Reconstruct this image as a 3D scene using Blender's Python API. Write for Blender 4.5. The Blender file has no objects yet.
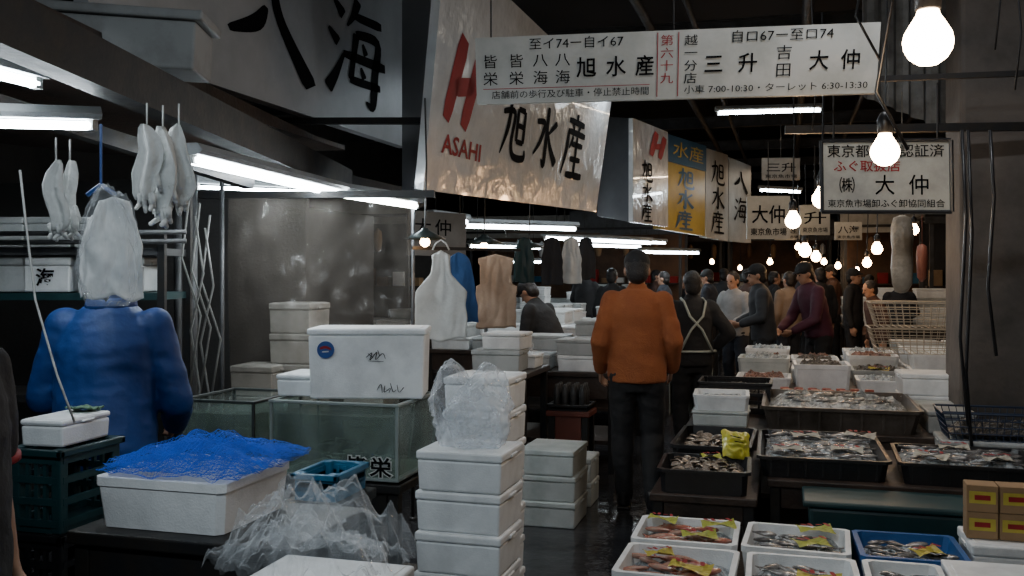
import bpy,bmesh,math,random
from math import sin,cos,radians,pi,atan2,sqrt
from mathutils import Vector,Matrix,noise,Euler
random.seed(7)
F=960.0;CX=512.0;HY=272.0;CH=1.6;YAW=radians(16)
fw=Vector((-sin(YAW),cos(YAW),0));rt=Vector((cos(YAW),sin(YAW),0));UP=Vector((0,0,1))
def P(px,py,d): return Vector((0,0,CH))+rt*((px-CX)/F*d)+fw*d+UP*((HY-py)/F*d)
V=Vector
COL=bpy.context.scene.collection
def plan(q):
    """make the four corners coplanar: move the last-but-one corner along its sight line"""
    q=[V(p) for p in q];o=V((0,0,CH));n=(q[1]-q[0]).cross(q[3]-q[0]);d=q[2]-o
    q[2]=o+d*((q[0]-o).dot(n)/d.dot(n));return q
# ---------------------------------------------------------------- materials
def M(name,c,r=.5,metal=0,c2=None,sc=5,bump=0.0,bs=40,em=0,coat=0,rvar=0.1,stretch=None,dist=.02,spec=.5):
    m=bpy.data.materials.new(name);m.use_nodes=True;nt=m.node_tree;N=nt.nodes;L=nt.links
    b=N['Principled BSDF'];tc=N.new('ShaderNodeTexCoord')
    n=N.new('ShaderNodeTexNoise');n.inputs['Scale'].default_value=sc;n.inputs['Detail'].default_value=6;n.inputs['Roughness'].default_value=.65
    L.new(tc.outputs['Object'],n.inputs['Vector'])
    cr=N.new('ShaderNodeValToRGB')
    if c2 is None: c2=tuple(x*.72 for x in c)
    cr.color_ramp.elements[0].position=.35;cr.color_ramp.elements[0].color=(*c2,1)
    cr.color_ramp.elements[1].position=.6;cr.color_ramp.elements[1].color=(*c,1)
    L.new(n.outputs['Fac'],cr.inputs['Fac']);L.new(cr.outputs['Color'],b.inputs['Base Color'])
    mr=N.new('ShaderNodeMapRange');mr.inputs['To Min'].default_value=max(0,r-rvar);mr.inputs['To Max'].default_value=min(1,r+rvar)
    L.new(n.outputs['Fac'],mr.inputs['Value']);L.new(mr.outputs['Result'],b.inputs['Roughness'])
    b.inputs['Metallic'].default_value=metal;b.inputs['Specular IOR Level'].default_value=spec
    b.inputs['Coat Weight'].default_value=coat
    if bump>0:
        n2=N.new('ShaderNodeTexNoise');n2.inputs['Scale'].default_value=bs;n2.inputs['Detail'].default_value=4
        src=tc.outputs['Object']
        if stretch:
            mp=N.new('ShaderNodeMapping');mp.inputs['Scale'].default_value=stretch;L.new(src,mp.inputs['Vector']);src=mp.outputs['Vector']
        L.new(src,n2.inputs['Vector'])
        bp=N.new('ShaderNodeBump');bp.inputs['Strength'].default_value=bump;bp.inputs['Distance'].default_value=dist
        L.new(n2.outputs['Fac'],bp.inputs['Height']);L.new(bp.outputs['Normal'],b.inputs['Normal'])
    return m
def PL(name,tint=(1,1,1),op=.3,body=(.8,.82,.85),rough=.15,bs=12,bump=.6,lo=.35,hi=.7,fac=.5,stretch=(1,1,1)):
    """thin translucent plastic: transparent mixed with a glossy body by noise"""
    m=bpy.data.materials.new(name);m.use_nodes=True;nt=m.node_tree;N=nt.nodes;L=nt.links
    b=N['Principled BSDF'];b.inputs['Base Color'].default_value=(*body,1);b.inputs['Roughness'].default_value=rough
    tr=N.new('ShaderNodeBsdfTransparent');tr.inputs['Color'].default_value=(*tint,1)
    mx=N.new('ShaderNodeMixShader');out=N['Material Output']
    tc=N.new('ShaderNodeTexCoord');n=N.new('ShaderNodeTexNoise');n.inputs['Scale'].default_value=bs;n.inputs['Detail'].default_value=5
    n.inputs['Distortion'].default_value=1.2
    mp=N.new('ShaderNodeMapping');mp.inputs['Scale'].default_value=stretch
    L.new(tc.outputs['Object'],mp.inputs['Vector']);L.new(mp.outputs['Vector'],n.inputs['Vector'])
    mr=N.new('ShaderNodeMapRange');mr.inputs['From Min'].default_value=lo;mr.inputs['From Max'].default_value=hi
    mr.inputs['To Min'].default_value=op*.45;mr.inputs['To Max'].default_value=min(1,op*1.7)
    L.new(n.outputs['Fac'],mr.inputs['Value'])
    lw=N.new('ShaderNodeLayerWeight');lw.inputs['Blend'].default_value=.25
    ad=N.new('ShaderNodeMath');ad.operation='MULTIPLY_ADD';ad.inputs[1].default_value=fac;ad.use_clamp=True
    L.new(lw.outputs['Facing'],ad.inputs[0]);L.new(mr.outputs['Result'],ad.inputs[2])
    L.new(ad.outputs[0],mx.inputs['Fac']);L.new(tr.outputs[0],mx.inputs[1]);L.new(b.outputs[0],mx.inputs[2]);L.new(mx.outputs[0],out.inputs['Surface'])
    bp=N.new('ShaderNodeBump');bp.inputs['Strength'].default_value=bump;bp.inputs['Distance'].default_value=.03
    L.new(n.outputs['Fac'],bp.inputs['Height']);L.new(bp.outputs['Normal'],b.inputs['Normal'])
    return m
def EM(name,c,s):
    m=bpy.data.materials.new(name);m.use_nodes=True;b=m.node_tree.nodes['Principled BSDF']
    b.inputs['Base Color'].default_value=(.8,.8,.8,1);b.inputs['Emission Color'].default_value=(*c,1);b.inputs['Emission Strength'].default_value=s
    return m
foam=M('foam_white',(.86,.88,.89),.5,c2=(.68,.7,.71),sc=6,bump=.15,bs=160)
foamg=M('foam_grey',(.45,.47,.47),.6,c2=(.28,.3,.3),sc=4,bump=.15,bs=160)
foamt=M('foam_teal_grey',(.55,.58,.57),.6,c2=(.36,.4,.39),sc=4,bump=.15,bs=160)
foamb=M('foam_blue',(.015,.1,.32),.45,bump=.1,bs=100)
signw=M('sign_white',(.68,.7,.71),.2,c2=(.54,.56,.57),sc=1.5,coat=.5,bump=.7,bs=2.6,dist=.06)
signg=M('sign_grey',(.16,.165,.175),.4,c2=(.11,.11,.12),sc=1.5)
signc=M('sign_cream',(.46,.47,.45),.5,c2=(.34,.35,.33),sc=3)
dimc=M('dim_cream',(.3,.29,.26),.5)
signy=M('sign_yellow',(.42,.3,.045),.4,sc=3)
signb=M('sign_blue',(.03,.09,.17),.4,sc=3)
ink=M('ink_black',(.004,.004,.005),.9,spec=.1)
inkr=M('ink_red',(.32,.025,.03),.6,spec=.2)
inkb=M('ink_blue',(.02,.08,.3),.45)
inkw=M('ink_white',(.6,.6,.58),.45)
black=M('black_plastic',(.015,.015,.017),.35,bump=.1)
dark=M('dark_metal',(.018,.019,.021),.5,.4,c2=(.03,.025,.02),sc=8,bump=.1)
darkw=M('dark_wood',(.045,.028,.02),.5,c2=(.02,.014,.011),sc=7,bump=.2)
steel=M('steel',(.33,.34,.35),.3,.9,c2=(.22,.22,.22),sc=5)
greym=M('grey_paint',(.07,.073,.078),.5,.2,c2=(.035,.035,.035),sc=4)
conc=M('concrete',(.115,.1,.09),.75,c2=(.055,.05,.045),sc=2,bump=.3,bs=14)
wallm=M('wall_plaster',(.05,.048,.046),.8,c2=(.025,.025,.025),sc=.8,bump=.2)
ceilm=M('ceiling_paint',(.018,.018,.02),.85,c2=(.01,.01,.01),sc=1)
teal=M('teal_plastic',(.01,.045,.05),.45,c2=(.007,.03,.034))
tealb=M('blue_teal_plastic',(.02,.14,.26),.4)
brownp=M('red_brown_crate',(.16,.04,.025),.5)
warmp=M('warm_stall_panel',(.16,.09,.05),.7,c2=(.07,.04,.025),sc=2)
cloth_w=M('cloth_white',(.76,.78,.78),.8,c2=(.62,.64,.64),sc=8,bump=.2,bs=30)
cloth_b=M('cloth_blue',(.025,.11,.34),.7,bump=.2)
cloth_t=M('cloth_tan',(.4,.3,.22),.75,c2=(.3,.21,.15),bump=.2)
cloth_d=M('cloth_dark',(.02,.022,.028),.8,bump=.2)
rubw=M('rubber_white',(.62,.63,.62),.6,bump=.6,bs=25,c2=(.45,.46,.45))
tube_e=EM('tube_glow',(.84,.94,1.0),72)
tube_far=EM('tube_glow_far',(.84,.94,1.0),38)
bulb_e=EM('bulb_glow',(1.0,.7,.42),52)
bulb_f=EM('bulb_glow_far',(1.0,.58,.28),60)
skin=M('skin',(.42,.24,.16),.5,c2=(.36,.19,.12),sc=20)
hairm=M('hair_black',(.012,.01,.01),.45,bump=.5,bs=120)
ice=M('crushed_ice',(.52,.57,.6),.12,c2=(.17,.19,.2),sc=30,bump=.8,bs=70)
fishm=M('fish_silver',(.3,.29,.28),.25,.3,c2=(.08,.07,.07),sc=25,coat=.5)
fishr=M('fish_red',(.4,.12,.08),.25,c2=(.45,.32,.25),sc=20,coat=.5)
shellm=M('shell',(.26,.21,.16),.35,c2=(.07,.05,.04),sc=30,bump=.4,bs=60,coat=.4)
netb=M('blue_net',(.015,.17,.85),.45,c2=(.01,.12,.65),sc=20)
clear=PL('clear_plastic',(1,1,1),.06,(.85,.89,.93),.04,7,.5,fac=.34)
milky=PL('milky_plastic',(.98,.99,1),.22,(.88,.91,.94),.09,5,.3,fac=.45)
curt=PL('curtain_plastic',(.8,.73,.66),.2,(.27,.24,.21),.13,2.2,.8,stretch=(1.2,1,.8),fac=.3)
glass=PL('tank_glass',(.94,.98,.97),.07,(.6,.7,.68),.03,3,.03,fac=.25)
water=PL('tank_water',(.66,.74,.68),.42,(.13,.16,.14),.05,3,.1,fac=.15)
yel=M('yellow_slip',(.55,.46,.06),.5);ygr=M('yellow_green_slip',(.42,.45,.06),.5)
card=M('cardboard',(.33,.21,.11),.8)
heapm=M('shellfish_red',(.28,.13,.09),.4,c2=(.08,.05,.045),sc=25,bump=.8,bs=50)
heapd=M('shellfish_dark',(.1,.085,.07),.3,c2=(.03,.028,.025),sc=35,bump=.8,bs=60)
framem=M('tank_frame',(.26,.3,.29),.3);framed=M('tank_frame_dark',(.05,.06,.06),.4)
# ---------------------------------------------------------------- mesh builder
class B:
    def __init__(s): s.bm=bmesh.new()
    def _mi(s,fs,mi):
        for f in fs: f.material_index=mi
    def box(s,c,size,rot=None,bev=0,mi=0,taper=1):
        m=Matrix.Translation(V(c))
        if rot is not None: m=m@(rot.to_matrix().to_4x4() if isinstance(rot,Euler) else rot)
        r=bmesh.ops.create_cube(s.bm,size=1,matrix=m@Matrix.Diagonal((*size,1)))
        vs=r['verts']
        if taper!=1:
            for v in vs:
                if v.co.z<c[2]: v.co.x=c[0]+(v.co.x-c[0])*taper;v.co.y=c[1]+(v.co.y-c[1])*taper
        fs=set(f for v in vs for f in v.link_faces);s._mi(fs,mi)
        if bev>0:
            es=list(set(e for v in vs for e in v.link_edges))
            bmesh.ops.bevel(s.bm,geom=es,offset=bev,segments=2,affect='EDGES',profile=.5,material=mi)
    def loft(s,rings,cap=True,mi=0,close=True):
        R=[[s.bm.verts.new(p) for p in r] for r in rings];fs=[]
        n=len(R[0])
        for a,b in zip(R,R[1:]):
            for i in range(n if close else n-1):
                j=(i+1)%n;fs.append(s.bm.faces.new((a[i],a[j],b[j],b[i])))
        if cap:
            fs.append(s.bm.faces.new(R[0][::-1]));fs.append(s.bm.faces.new(R[-1]))
        s._mi(fs,mi)
    def cyl(s,p0,p1,r0,r1=None,seg=12,mi=0,cap=True):
        p0=V(p0);p1=V(p1);r1=r0 if r1 is None else r1
        d=(p1-p0).normalized();a=d.orthogonal().normalized();b=d.cross(a)
        s.loft([[p+(a*cos(t)+b*sin(t))*r for t in [2*pi*i/seg for i in range(seg)]] for p,r in((p0,r0),(p1,r1))],cap,mi)
    def tube(s,pts,r,seg=8,mi=0):
        pts=[V(p) for p in pts];rings=[];rr=r if isinstance(r,(list,tuple)) else [r]*len(pts)
        d0=(pts[1]-pts[0]).normalized();a=d0.orthogonal().normalized()
        for i,p in enumerate(pts):
            d=(pts[min(i+1,len(pts)-1)]-pts[max(i-1,0)]).normalized()
            a=(a-d*a.dot(d)).normalized();b=d.cross(a)
            rings.append([p+(a*cos(t)+b*sin(t))*rr[i] for t in [2*pi*k/seg for k in range(seg)]])
        s.loft(rings,True,mi)
    def sph(s,c,r,seg=16,rings=10,mi=0,mat=None):
        r=(r,r,r) if not isinstance(r,(tuple,list)) else r
        m=Matrix.Translation(V(c))@(mat if mat else Matrix())@Matrix.Diagonal((*r,1))
        q=bmesh.ops.create_uvsphere(s.bm,u_segments=seg,v_segments=rings,radius=1,matrix=m)
        s._mi(set(f for v in q['verts'] for f in v.link_faces),mi)
    def caps(s,p0,p1,r0,r1,seg=14):
        s.cyl(p0,p1,r0,r1,seg);s.sph(p0,r0,seg,8);s.sph(p1,r1,seg,8)
    def lathe(s,prof,c=(0,0,0),seg=20,mi=0,cap=True):
        c=V(c);s.loft([[c+V((cos(2*pi*i/seg)*r,sin(2*pi*i/seg)*r,z)) for i in range(seg)] for r,z in prof],cap,mi)
    def grid(s,nx,ny,f,mi=0):
        vs=[[s.bm.verts.new(f(i/nx,j/ny)) for i in range(nx+1)] for j in range(ny+1)];fs=[]
        for j in range(ny):
            for i in range(nx): fs.append(s.bm.faces.new((vs[j][i],vs[j][i+1],vs[j+1][i+1],vs[j+1][i])))
        s._mi(fs,mi)
    def mesh(s,name,mats,smooth=False):
        me=bpy.data.meshes.new(name);bmesh.ops.recalc_face_normals(s.bm,faces=s.bm.faces);s.bm.to_mesh(me);s.bm.free()
        for m in (mats if isinstance(mats,(list,tuple)) else [mats]): me.materials.append(m)
        if smooth: me.polygons.foreach_set('use_smooth',[True]*len(me.polygons))
        return me
def ob(name,me,loc=(0,0,0),rot=0,parent=None):
    o=bpy.data.objects.new(name,me);o.location=loc
    o.rotation_euler=rot if isinstance(rot,(tuple,Euler)) else (0,0,rot)
    if parent: o.parent=parent
    COL.objects.link(o);return o
def tag(o,label,cat,group=None,kind=None):
    o['label']=label;o['category']=cat
    if group:o['group']=group
    if kind:o['kind']=kind
    return o
def root(name,label,cat,loc,rot=0,group=None):
    o=ob(name,None,loc,rot);o.empty_display_size=.05;return tag(o,label,cat,group)
def single(name,label,cat,me,loc=(0,0,0),rot=0,group=None,kind=None): return tag(ob(name,me,loc,rot),label,cat,group,kind)
def struct(name,me,loc=(0,0,0)):
    o=ob(name,me,loc);o['kind']='structure';return o
def bx(c,size,bev=0,**k):
    b=B();b.box(c,size,bev=bev,**k);return b
# ---------------------------------------------------------------- lettering
_tm={}
def tmesh(s,bold=0):
    k=(s,bold)
    if k in _tm: return _tm[k]
    c=bpy.data.curves.new('t','FONT');c.body=s;c.size=1;c.offset=bold;c.resolution_u=2
    o=bpy.data.objects.new('t',c);COL.objects.link(o);bpy.context.view_layer.update()
    dg=bpy.context.evaluated_depsgraph_get();me=bpy.data.meshes.new_from_object(o.evaluated_get(dg))
    vs=[v.co.copy() for v in me.vertices];fs=[tuple(p.vertices) for p in me.polygons]
    bpy.data.objects.remove(o);bpy.data.meshes.remove(me)
    x0=min(v.x for v in vs);x1=max(v.x for v in vs)
    if len(s)==1 and ord(s)>0x2000: x0,x1=0,1
    r=([( (v.x-x0)/(x1-x0),(v.y+.12)) for v in vs],fs);_tm[k]=r;return r
class Sign:
    """flat board spanned by four corner points bl,br,tr,tl (world)"""
    def __init__(s,q,root_o,eps=.004,off=None):
        off=root_o.location if off is None else off
        s.q=[V(p)-off for p in q];s.r=root_o
        bl,br,tr,tl=s.q;s.n=(br-bl).cross(tl-bl).normalized();s.eps=eps
    def pt(s,u,v,e=None):
        bl,br,tr,tl=s.q
        return (bl*(1-u)+br*u)*(1-v)+(tl*(1-u)+tr*u)*v+s.n*(s.eps if e is None else e)
    def slab(s,name,mat,thick=.04,u0=0,v0=0,u1=1,v1=1,e=0):
        b=B();f=[s.pt(u,v,e) for u,v in((u0,v0),(u1,v0),(u1,v1),(u0,v1))];g=[p-s.n*thick for p in f]
        b.loft([g,f]);return ob(name,b.mesh(name,mat),parent=s.r)
    def text(s,items,mat,bold=0,name='lettering',e=None):
        b=B()
        for t,u0,v0,u1,v1 in items:
            vs,fs=tmesh(t,bold);vv=[b.bm.verts.new(s.pt(u0+(u1-u0)*x,v0+(v1-v0)*y,e)) for x,y in vs]
            for f in fs:
                try:b.bm.faces.new([vv[i] for i in f])
                except ValueError:pass
        me=bpy.data.meshes.new(name);b.bm.to_mesh(me);b.bm.free();me.materials.append(mat)
        return ob(name,me,parent=s.r)
    def brush(s,chars,mat,name='brush_lettering',e=None,k_=1.25):
        b=B()
        for st,u0,v0,u1,v1 in chars:
            for k in st:
                pts=[V(p) for p in k];n=len(pts);path=[]
                if n==2: path=[pts[0].lerp(pts[1],t/6) for t in range(7)]
                else:
                    for i in range(n-1):
                        p0=pts[max(i-1,0)];p1=pts[i];p2=pts[i+1];p3=pts[min(i+2,n-1)]
                        for t in range(6):
                            t/=6;path.append(.5*((2*p1)+(p2-p0)*t+(2*p0-5*p1+4*p2-p3)*t*t+(3*p1-p0-3*p2+p3)*t*t*t))
                    path.append(pts[-1])
                L=[];R=[]
                for i,p in enumerate(path):
                    q=path[min(i+1,len(path)-1)]-path[max(i-1,0)];t=V((q.x,q.y)).normalized() if V((q.x,q.y)).length>0 else V((1,0))
                    w=max(p.z*k_,.006)*.5*(.75 if i in(0,len(path)-1) else 1);nx,ny=-t.y*w,t.x*w
                    for arr,sg in((L,1),(R,-1)):
                        arr.append(b.bm.verts.new(s.pt(u0+(u1-u0)*(p.x+nx*sg),v0+(v1-v0)*(p.y+ny*sg),e)))
                for i in range(len(path)-1): b.bm.faces.new((L[i],L[i+1],R[i+1],R[i]))
        me=bpy.data.meshes.new(name);b.bm.to_mesh(me);b.bm.free();me.materials.append(mat)
        return ob(name,me,parent=s.r)
C_HACHI=[[(.42,.72,.05),(.3,.5,.13),(.02,.33,.06)],[(.5,.98,.08),(.6,.62,.1),(.98,.05,.17)]]
C_UMI=[[(.1,.9,.03),(.26,.78,.1)],[(.03,.6,.03),(.18,.5,.09)],[(.02,.04,.1),(.14,.2,.07),(.27,.42,.03)],
 [(.5,1,.09),(.43,.84,.06),(.32,.7,.02)],[(.45,.83,.06),(.92,.87,.07)],[(.47,.66,.08),(.42,.4,.06),(.38,.2,.07)],[(.36,.2,.06),(.9,.23,.06)],
 [(.46,.66,.06),(.84,.68,.08),(.8,.35,.09),(.76,.03,.08),(.64,.04,.02)],[(.26,.42,.06),(.99,.46,.08)],[(.58,.6,.03),(.64,.5,.07)],[(.55,.36,.03),(.61,.26,.07)]]
C_ASA=[[(.3,.97,.07),(.26,.5,.08),(.02,.04,.03)],[(.03,.68,.06),(.46,.73,.07),(.42,.25,.07),(.55,.05,.08),(.95,.06,.08),(.97,.2,.03)],
 [(.6,.82,.07),(.6,.3,.07)],[(.6,.82,.06),(.88,.82,.07)],[(.88,.82,.07),(.88,.3,.07)],[(.6,.56,.06),(.88,.56,.06)],[(.6,.3,.06),(.88,.3,.06)]]
C_MIZU=[[(.5,.98,.08),(.51,.5,.08),(.5,.05,.09),(.38,.12,.02)],[(.1,.68,.06),(.4,.7,.07),(.28,.4,.07),(.05,.16,.03)],[(.9,.8,.08),(.58,.56,.04)],[(.55,.6,.04),(.7,.35,.08),(.98,.1,.12)]]
C_SAN=[[(.5,1,.07),(.5,.88,.06)],[(.15,.86,.06),(.85,.88,.07)],[(.33,.84,.05),(.4,.74,.06)],[(.66,.84,.06),(.58,.74,.04)],[(.14,.7,.06),(.93,.72,.07)],
 [(.18,.7,.07),(.15,.4,.08),(.01,.04,.03)],[(.4,.65,.07),(.26,.45,.03)],[(.35,.53,.06),(.86,.55,.06)],[(.58,.66,.07),(.58,.06,.07)],[(.35,.3,.06),(.82,.32,.06)],[(.22,.05,.07),(.97,.07,.08)]]
MARK=[[(.12,.05,.2),(.45,.98,.24)],[(.62,.02,.2),(.95,.9,.24)],[(.3,.42,.17),(.82,.52,.17)]]
def sign_root(q,label,cat='sign',name='shop_sign'):
    c=sum((V(p) for p in q),V())/4;c.z=min(p.z for p in q);return root(name,label,cat,c)
# ---------------------------------------------------------------- room shell
struct('floor',bx((-1.5,19,-.05),(17,46,.1)).mesh('floor',M('wet_floor',(.035,.036,.04),.11,c2=(.015,.015,.017),sc=1.3,bump=.25,bs=9,rvar=.1)))
struct('ceiling',bx((-1.5,19,5.05),(17,46,.1)).mesh('ceiling',ceilm))
struct('wall_left',bx((-9.95,19,2.5),(.1,46,5)).mesh('wall',wallm))
struct('wall_right',bx((6.95,19,2.5),(.1,46,5)).mesh('wall',wallm))
struct('wall_back',bx((-1.5,41.95,2.5),(17,.1,5)).mesh('wall',wallm))
pc=P(1003,272,6.2)
b=B();b.box((0,0,2.5),(.62,.62,5),bev=.03)
single('concrete_pillar','broad stained grey-brown concrete pillar','pillar',b.mesh('pillar',conc),(pc.x+.04,pc.y+.2,0))
for i in range(9):
    y=4.5+i*3.6;b=B();b.box((0,0,.11),(15.6,.025,.2));b.box((0,0,.01),(15.6,.14,.02));b.box((0,0,.21),(15.6,.14,.02))
    single('ceiling_beam','dark steel cross beam under the hall ceiling','beam',b.mesh('beam',greym),(-1.5,y,4.38),group='ceiling beams')
for x,z,r in((-1.4,4.2,.05),(-.9,4.1,.03),(.2,4.25,.06),(1.0,4.05,.035),(2.0,4.2,.05)):
    b=B();b.cyl((0,3,0),(0,36,0),r)
    for k in range(10): b.cyl((0,4.57+k*3.6,0),(0,4.57+k*3.6,4.4-z),.008,seg=6)
    single('ceiling_pipe','grey service pipe running along the ceiling','pipe',b.mesh('pipe',greym,True),(x,0,z),group='ceiling pipes')
# ---------------------------------------------------------------- lamps
M_house=M('lamp_housing',(.3,.32,.33),.5)
def fixture(p0,p1,label,mat=tube_e,r=.016,w=.09,group='fluorescent lamps',hang=None):
    p0=V(p0);p1=V(p1);c=(p0+p1)/2;R=root('fluorescent_lamp',label,'lamp',c,group=group)
    a=p0-c;e=p1-c;d=(e-a).normalized();s=d.cross(UP).normalized();u=s.cross(d)
    b=B();pr=[(-.35,.012),(-.5,.03),(-.3,.06),(.3,.06),(.5,.03),(.35,.012)]
    b.loft([[q+s*(x*w)+u*(z+.01) for x,z in pr] for q in (a-d*.03,e+d*.03)])
    H=ob('housing',b.mesh('housing',M_house),parent=R)
    b=B();b.cyl(a,e,r,seg=12);ob('tube',b.mesh('tube',mat,True),parent=R)
    for q in(a,e):
        b=B();b.box(q+u*.008,(.03,.03,.05));ob('socket',b.mesh('socket',rubw),parent=H)
    if hang:
        for q in(a*.8,e*.8):
            b=B();b.cyl(q+u*.07,q+UP*hang,.004,seg=6);ob('hanger',b.mesh('hanger',dark),parent=R)
    return R
L1='white fluorescent strip lamp under the stall beam'
fixture(P(-60,60,2.9),P(36,84,3.3),L1)
fixture(P(-70,122,3.3),P(92,126,3.6),L1)
fixture(P(192,160,4.1),P(338,194,5.8),L1,r=.02,w=.13)
fixture(P(344,195,5.85),P(416,206,6.2),L1,r=.02,w=.1)
fixture(P(196,187,5.6),P(335,193,6.2),L1,r=.01,w=.05)
L2='distant white fluorescent strip lamp over the stalls'
for a in((466,226,9,575,229,9.6),(545,238,11,650,243,12.5),(578,245,14,640,247,15),(640,252,14,698,253,15),(600,240,16,665,243,17),(432,218,8.2,466,222,8.8),(718,113,10.5,820,110,10.5),(760,190,15,800,192,15),(470,246,13,540,248,13.5),(500,262,17,570,262,17.5)):
    fixture(P(a[0],a[1],a[2]),P(a[3],a[4],a[5]),L2,tube_far,r=.02,hang=.9,group='distant fluorescent lamps')
M_shade=M('shade_green_black',(.03,.045,.045),.35,.3)
def bulb(px,py,d,r,cordlen,shade=False,mat=bulb_e,label='warm glowing bare bulb hanging on a black cord',group='hanging bulbs'):
    p=P(px,py,d);R=root('light_bulb',label,'lamp',p,group=group)
    b=B();b.lathe([(r*.02,-r),(r*.4,-r*.92),(r*.75,-r*.66),(r*.95,-r*.3),(r,0),(r*.93,r*.35),(r*.7,r*.75),(r*.48,r*1.1),(r*.42,r*1.3)],seg=20);ob('glass_bulb',b.mesh('bulb',mat,True),parent=R)
    b=B();b.lathe([(r*.45,r*1.3),(r*.52,r*1.35),(r*.55,r*2.3),(r*.35,r*2.7),(r*.1,r*2.9)],seg=16);so=ob('socket',b.mesh('socket',black,True),parent=R)
    b=B();b.tube([(0,0,r*2.8),(.01,0,r*2.8+cordlen*.5),(0,0,r*2.8+cordlen)],.004 if d<5 else .006,6);ob('cord',b.mesh('cord',black),parent=so)
    if shade:
        b=B();s=shade
        b.lathe([(s*.15,r*2.4+s*.1),(s*.2,r*2.4),(s,r*.6),(s*.98,r*.58),(s*.17,r*2.3),(s*.12,r*2.35)],seg=24,cap=False)
        ob('lamp_shade',b.mesh('shade',M_shade,True),parent=R)
    return R
bulb(928,42,2.9,.073,.9);bulb(885,152,4.2,.062,1.2);bulb(822,199,6,.06,1.0);bulb(793,221,7.5,.06,1.0)
for px,py,d,r in((805,251,11,.07),(816,257,12,.06),(877,249,8,.045),(867,263,11,.05),(838,266,16,.05),(770,262,17,.05),(903,258,11,.045),
  (798,247,14,.045),(824,262,20,.06),(857,270,18,.045),(740,268,22,.05),(914,230,10,.05),(712,262,19,.045)):
    bulb(px,py,d,r,.8,mat=bulb_f,label='small warm bulb glowing over distant stalls',group='distant bulbs')
for px,py,d in((425,242,5.9),(484,246,7.2),(529,250,8.6)):
    bulb(px,py,d,.03,.8,shade=.13 if d<6 else .15,mat=bulb_f,label='dark conical shade with a small warm bulb',group='shaded lamps')
# ---------------------------------------------------------------- overhead signs
def beam(p0,p1,w,h,label,mat=dark,name='steel_beam',cat='beam',group=None):
    p0=V(p0);p1=V(p1);c=(p0+p1)/2;d=(p1-p0).normalized();s=d.cross(UP).normalized();u=s.cross(d)
    b=B();b.loft([[q-c+s*x*w/2+u*z*h/2 for x,z in((-1,-1),(1,-1),(1,1),(-1,1))] for q in(p0,p1)])
    return single(name,label,cat,b.mesh('beam',mat),c,group=group)
beam(P(-90,-20,2.35),P(345,182,6.6),.1,.16,'long dark steel beam carrying the stall lamps')
beam(P(215,121,6.6),P(425,121,6.0),.05,.04,'thin horizontal rail under the brush-lettered sign')
beam(P(345,184,6.65),P(420,200,7.6),.1,.12,'dark steel beam under the white fascia sign')
beam(P(-80,80,3.6),P(250,182,4.8),.07,.07,'dark inner rail behind the stall lamps')
pts=(P(-90,-60,3.0),P(190,100,4.6),P(345,150,6.6),P(345,150,6.6)+V((-1.6,0,0)),P(190,100,4.6)+V((-2.6,0,0)),P(-90,-60,3)+V((-2.6,0,0)))
b=B();b.loft([list(pts),[p+V((0,0,.03)) for p in pts]])
single('stall_roof_deck','dark plank deck roofing the stall','stall roof',b.mesh('deck',darkw))
q=[V((-3.0,3.6,2.62)),V((-3.0,7.35,2.62)),V((-3.0,7.35,4.2)),V((-3.0,3.6,4.2))]
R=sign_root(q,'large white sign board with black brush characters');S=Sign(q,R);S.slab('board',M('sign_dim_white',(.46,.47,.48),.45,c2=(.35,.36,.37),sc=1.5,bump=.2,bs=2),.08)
def uy(px):
    k=.9613*(px-512)/960-.2756;d=-3.0/k;y=d*(.9613+.2756*(px-512)/960);return (y-3.6)/3.75
S.brush([(C_HACHI,uy(226),.1,uy(312),.46)],ink,k_=1.2);S.brush([(C_UMI,uy(326),.13,uy(385),.6)],ink,k_=1.4)
q=plan([P(402,205,7.0),P(419,196,6.3),P(434,-60,6.3),P(402,-60,7.0)])
R=sign_root(q,'grey steel end panel of the fascia sign',name='sign_end_panel');Sign(q,R).slab('board',signg,.04)
q=plan([P(423,190,6.0),P(596,212,9.6),P(612,96,9.6),P(446,-62,5.7)])
R=sign_root(q,'large white fascia sign with red mark and black brush characters');S=Sign(q,R);S.slab('board',signw,.06)
def uv2(px,py,Q):
    best=None
    for c,st in (((.5,.5),.05),(None,.005),(None,.001)):
        c=c or best[1:];c=tuple(c)
        for i in range(-12,13):
            for j in range(-12,13):
                u=c[0]+i*st;v=c[1]+j*st
                p=(Q[0]*(1-u)+Q[1]*u)*(1-v)+(Q[3]*(1-u)+Q[2]*u)*v-V((0,0,CH))
                d=p.dot(fw)
                if d<.1: continue
                e=(CX+p.dot(rt)/d*F-px)**2+(HY-p.z/d*F-py)**2
                if best is None or e<best[0]: best=(e,u,v)
    return best[1:]
def quadbox(x0,y0,x1,y1,Q):
    xm,ym=(x0+x1)/2,(y0+y1)/2;a=uv2(x0,ym,Q);b_=uv2(x1,ym,Q);c=uv2(xm,y1,Q);d=uv2(xm,y0,Q)
    return a[0],c[1],b_[0],d[1]
S.brush([(C_ASA,*quadbox(501,94,527,160,q)),(C_MIZU,*quadbox(533,104,558,168,q)),(C_SAN,*quadbox(563,112,585,180,q))],ink,k_=1.5)
a=quadbox(441,134,481,160,q);S.text([('ASAHI',*a)],inkr,.02,name='red_lettering')
S.brush([(MARK,*quadbox(444,34,480,130,q))],inkr,'red_mark',k_=1.2)
qe=[P(597,216,11.2),P(632,222,10.7),P(632,118,10.7),P(597,116,11.2)]
q=plan([P(633,222,10.6),P(668,227,12.3),P(668,132,12.3),P(633,118,10.6)])
R=sign_root(q,'boxed white sign with black brush characters and red mark');S=Sign(q,R);S.slab('board',signw,.05)
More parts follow.
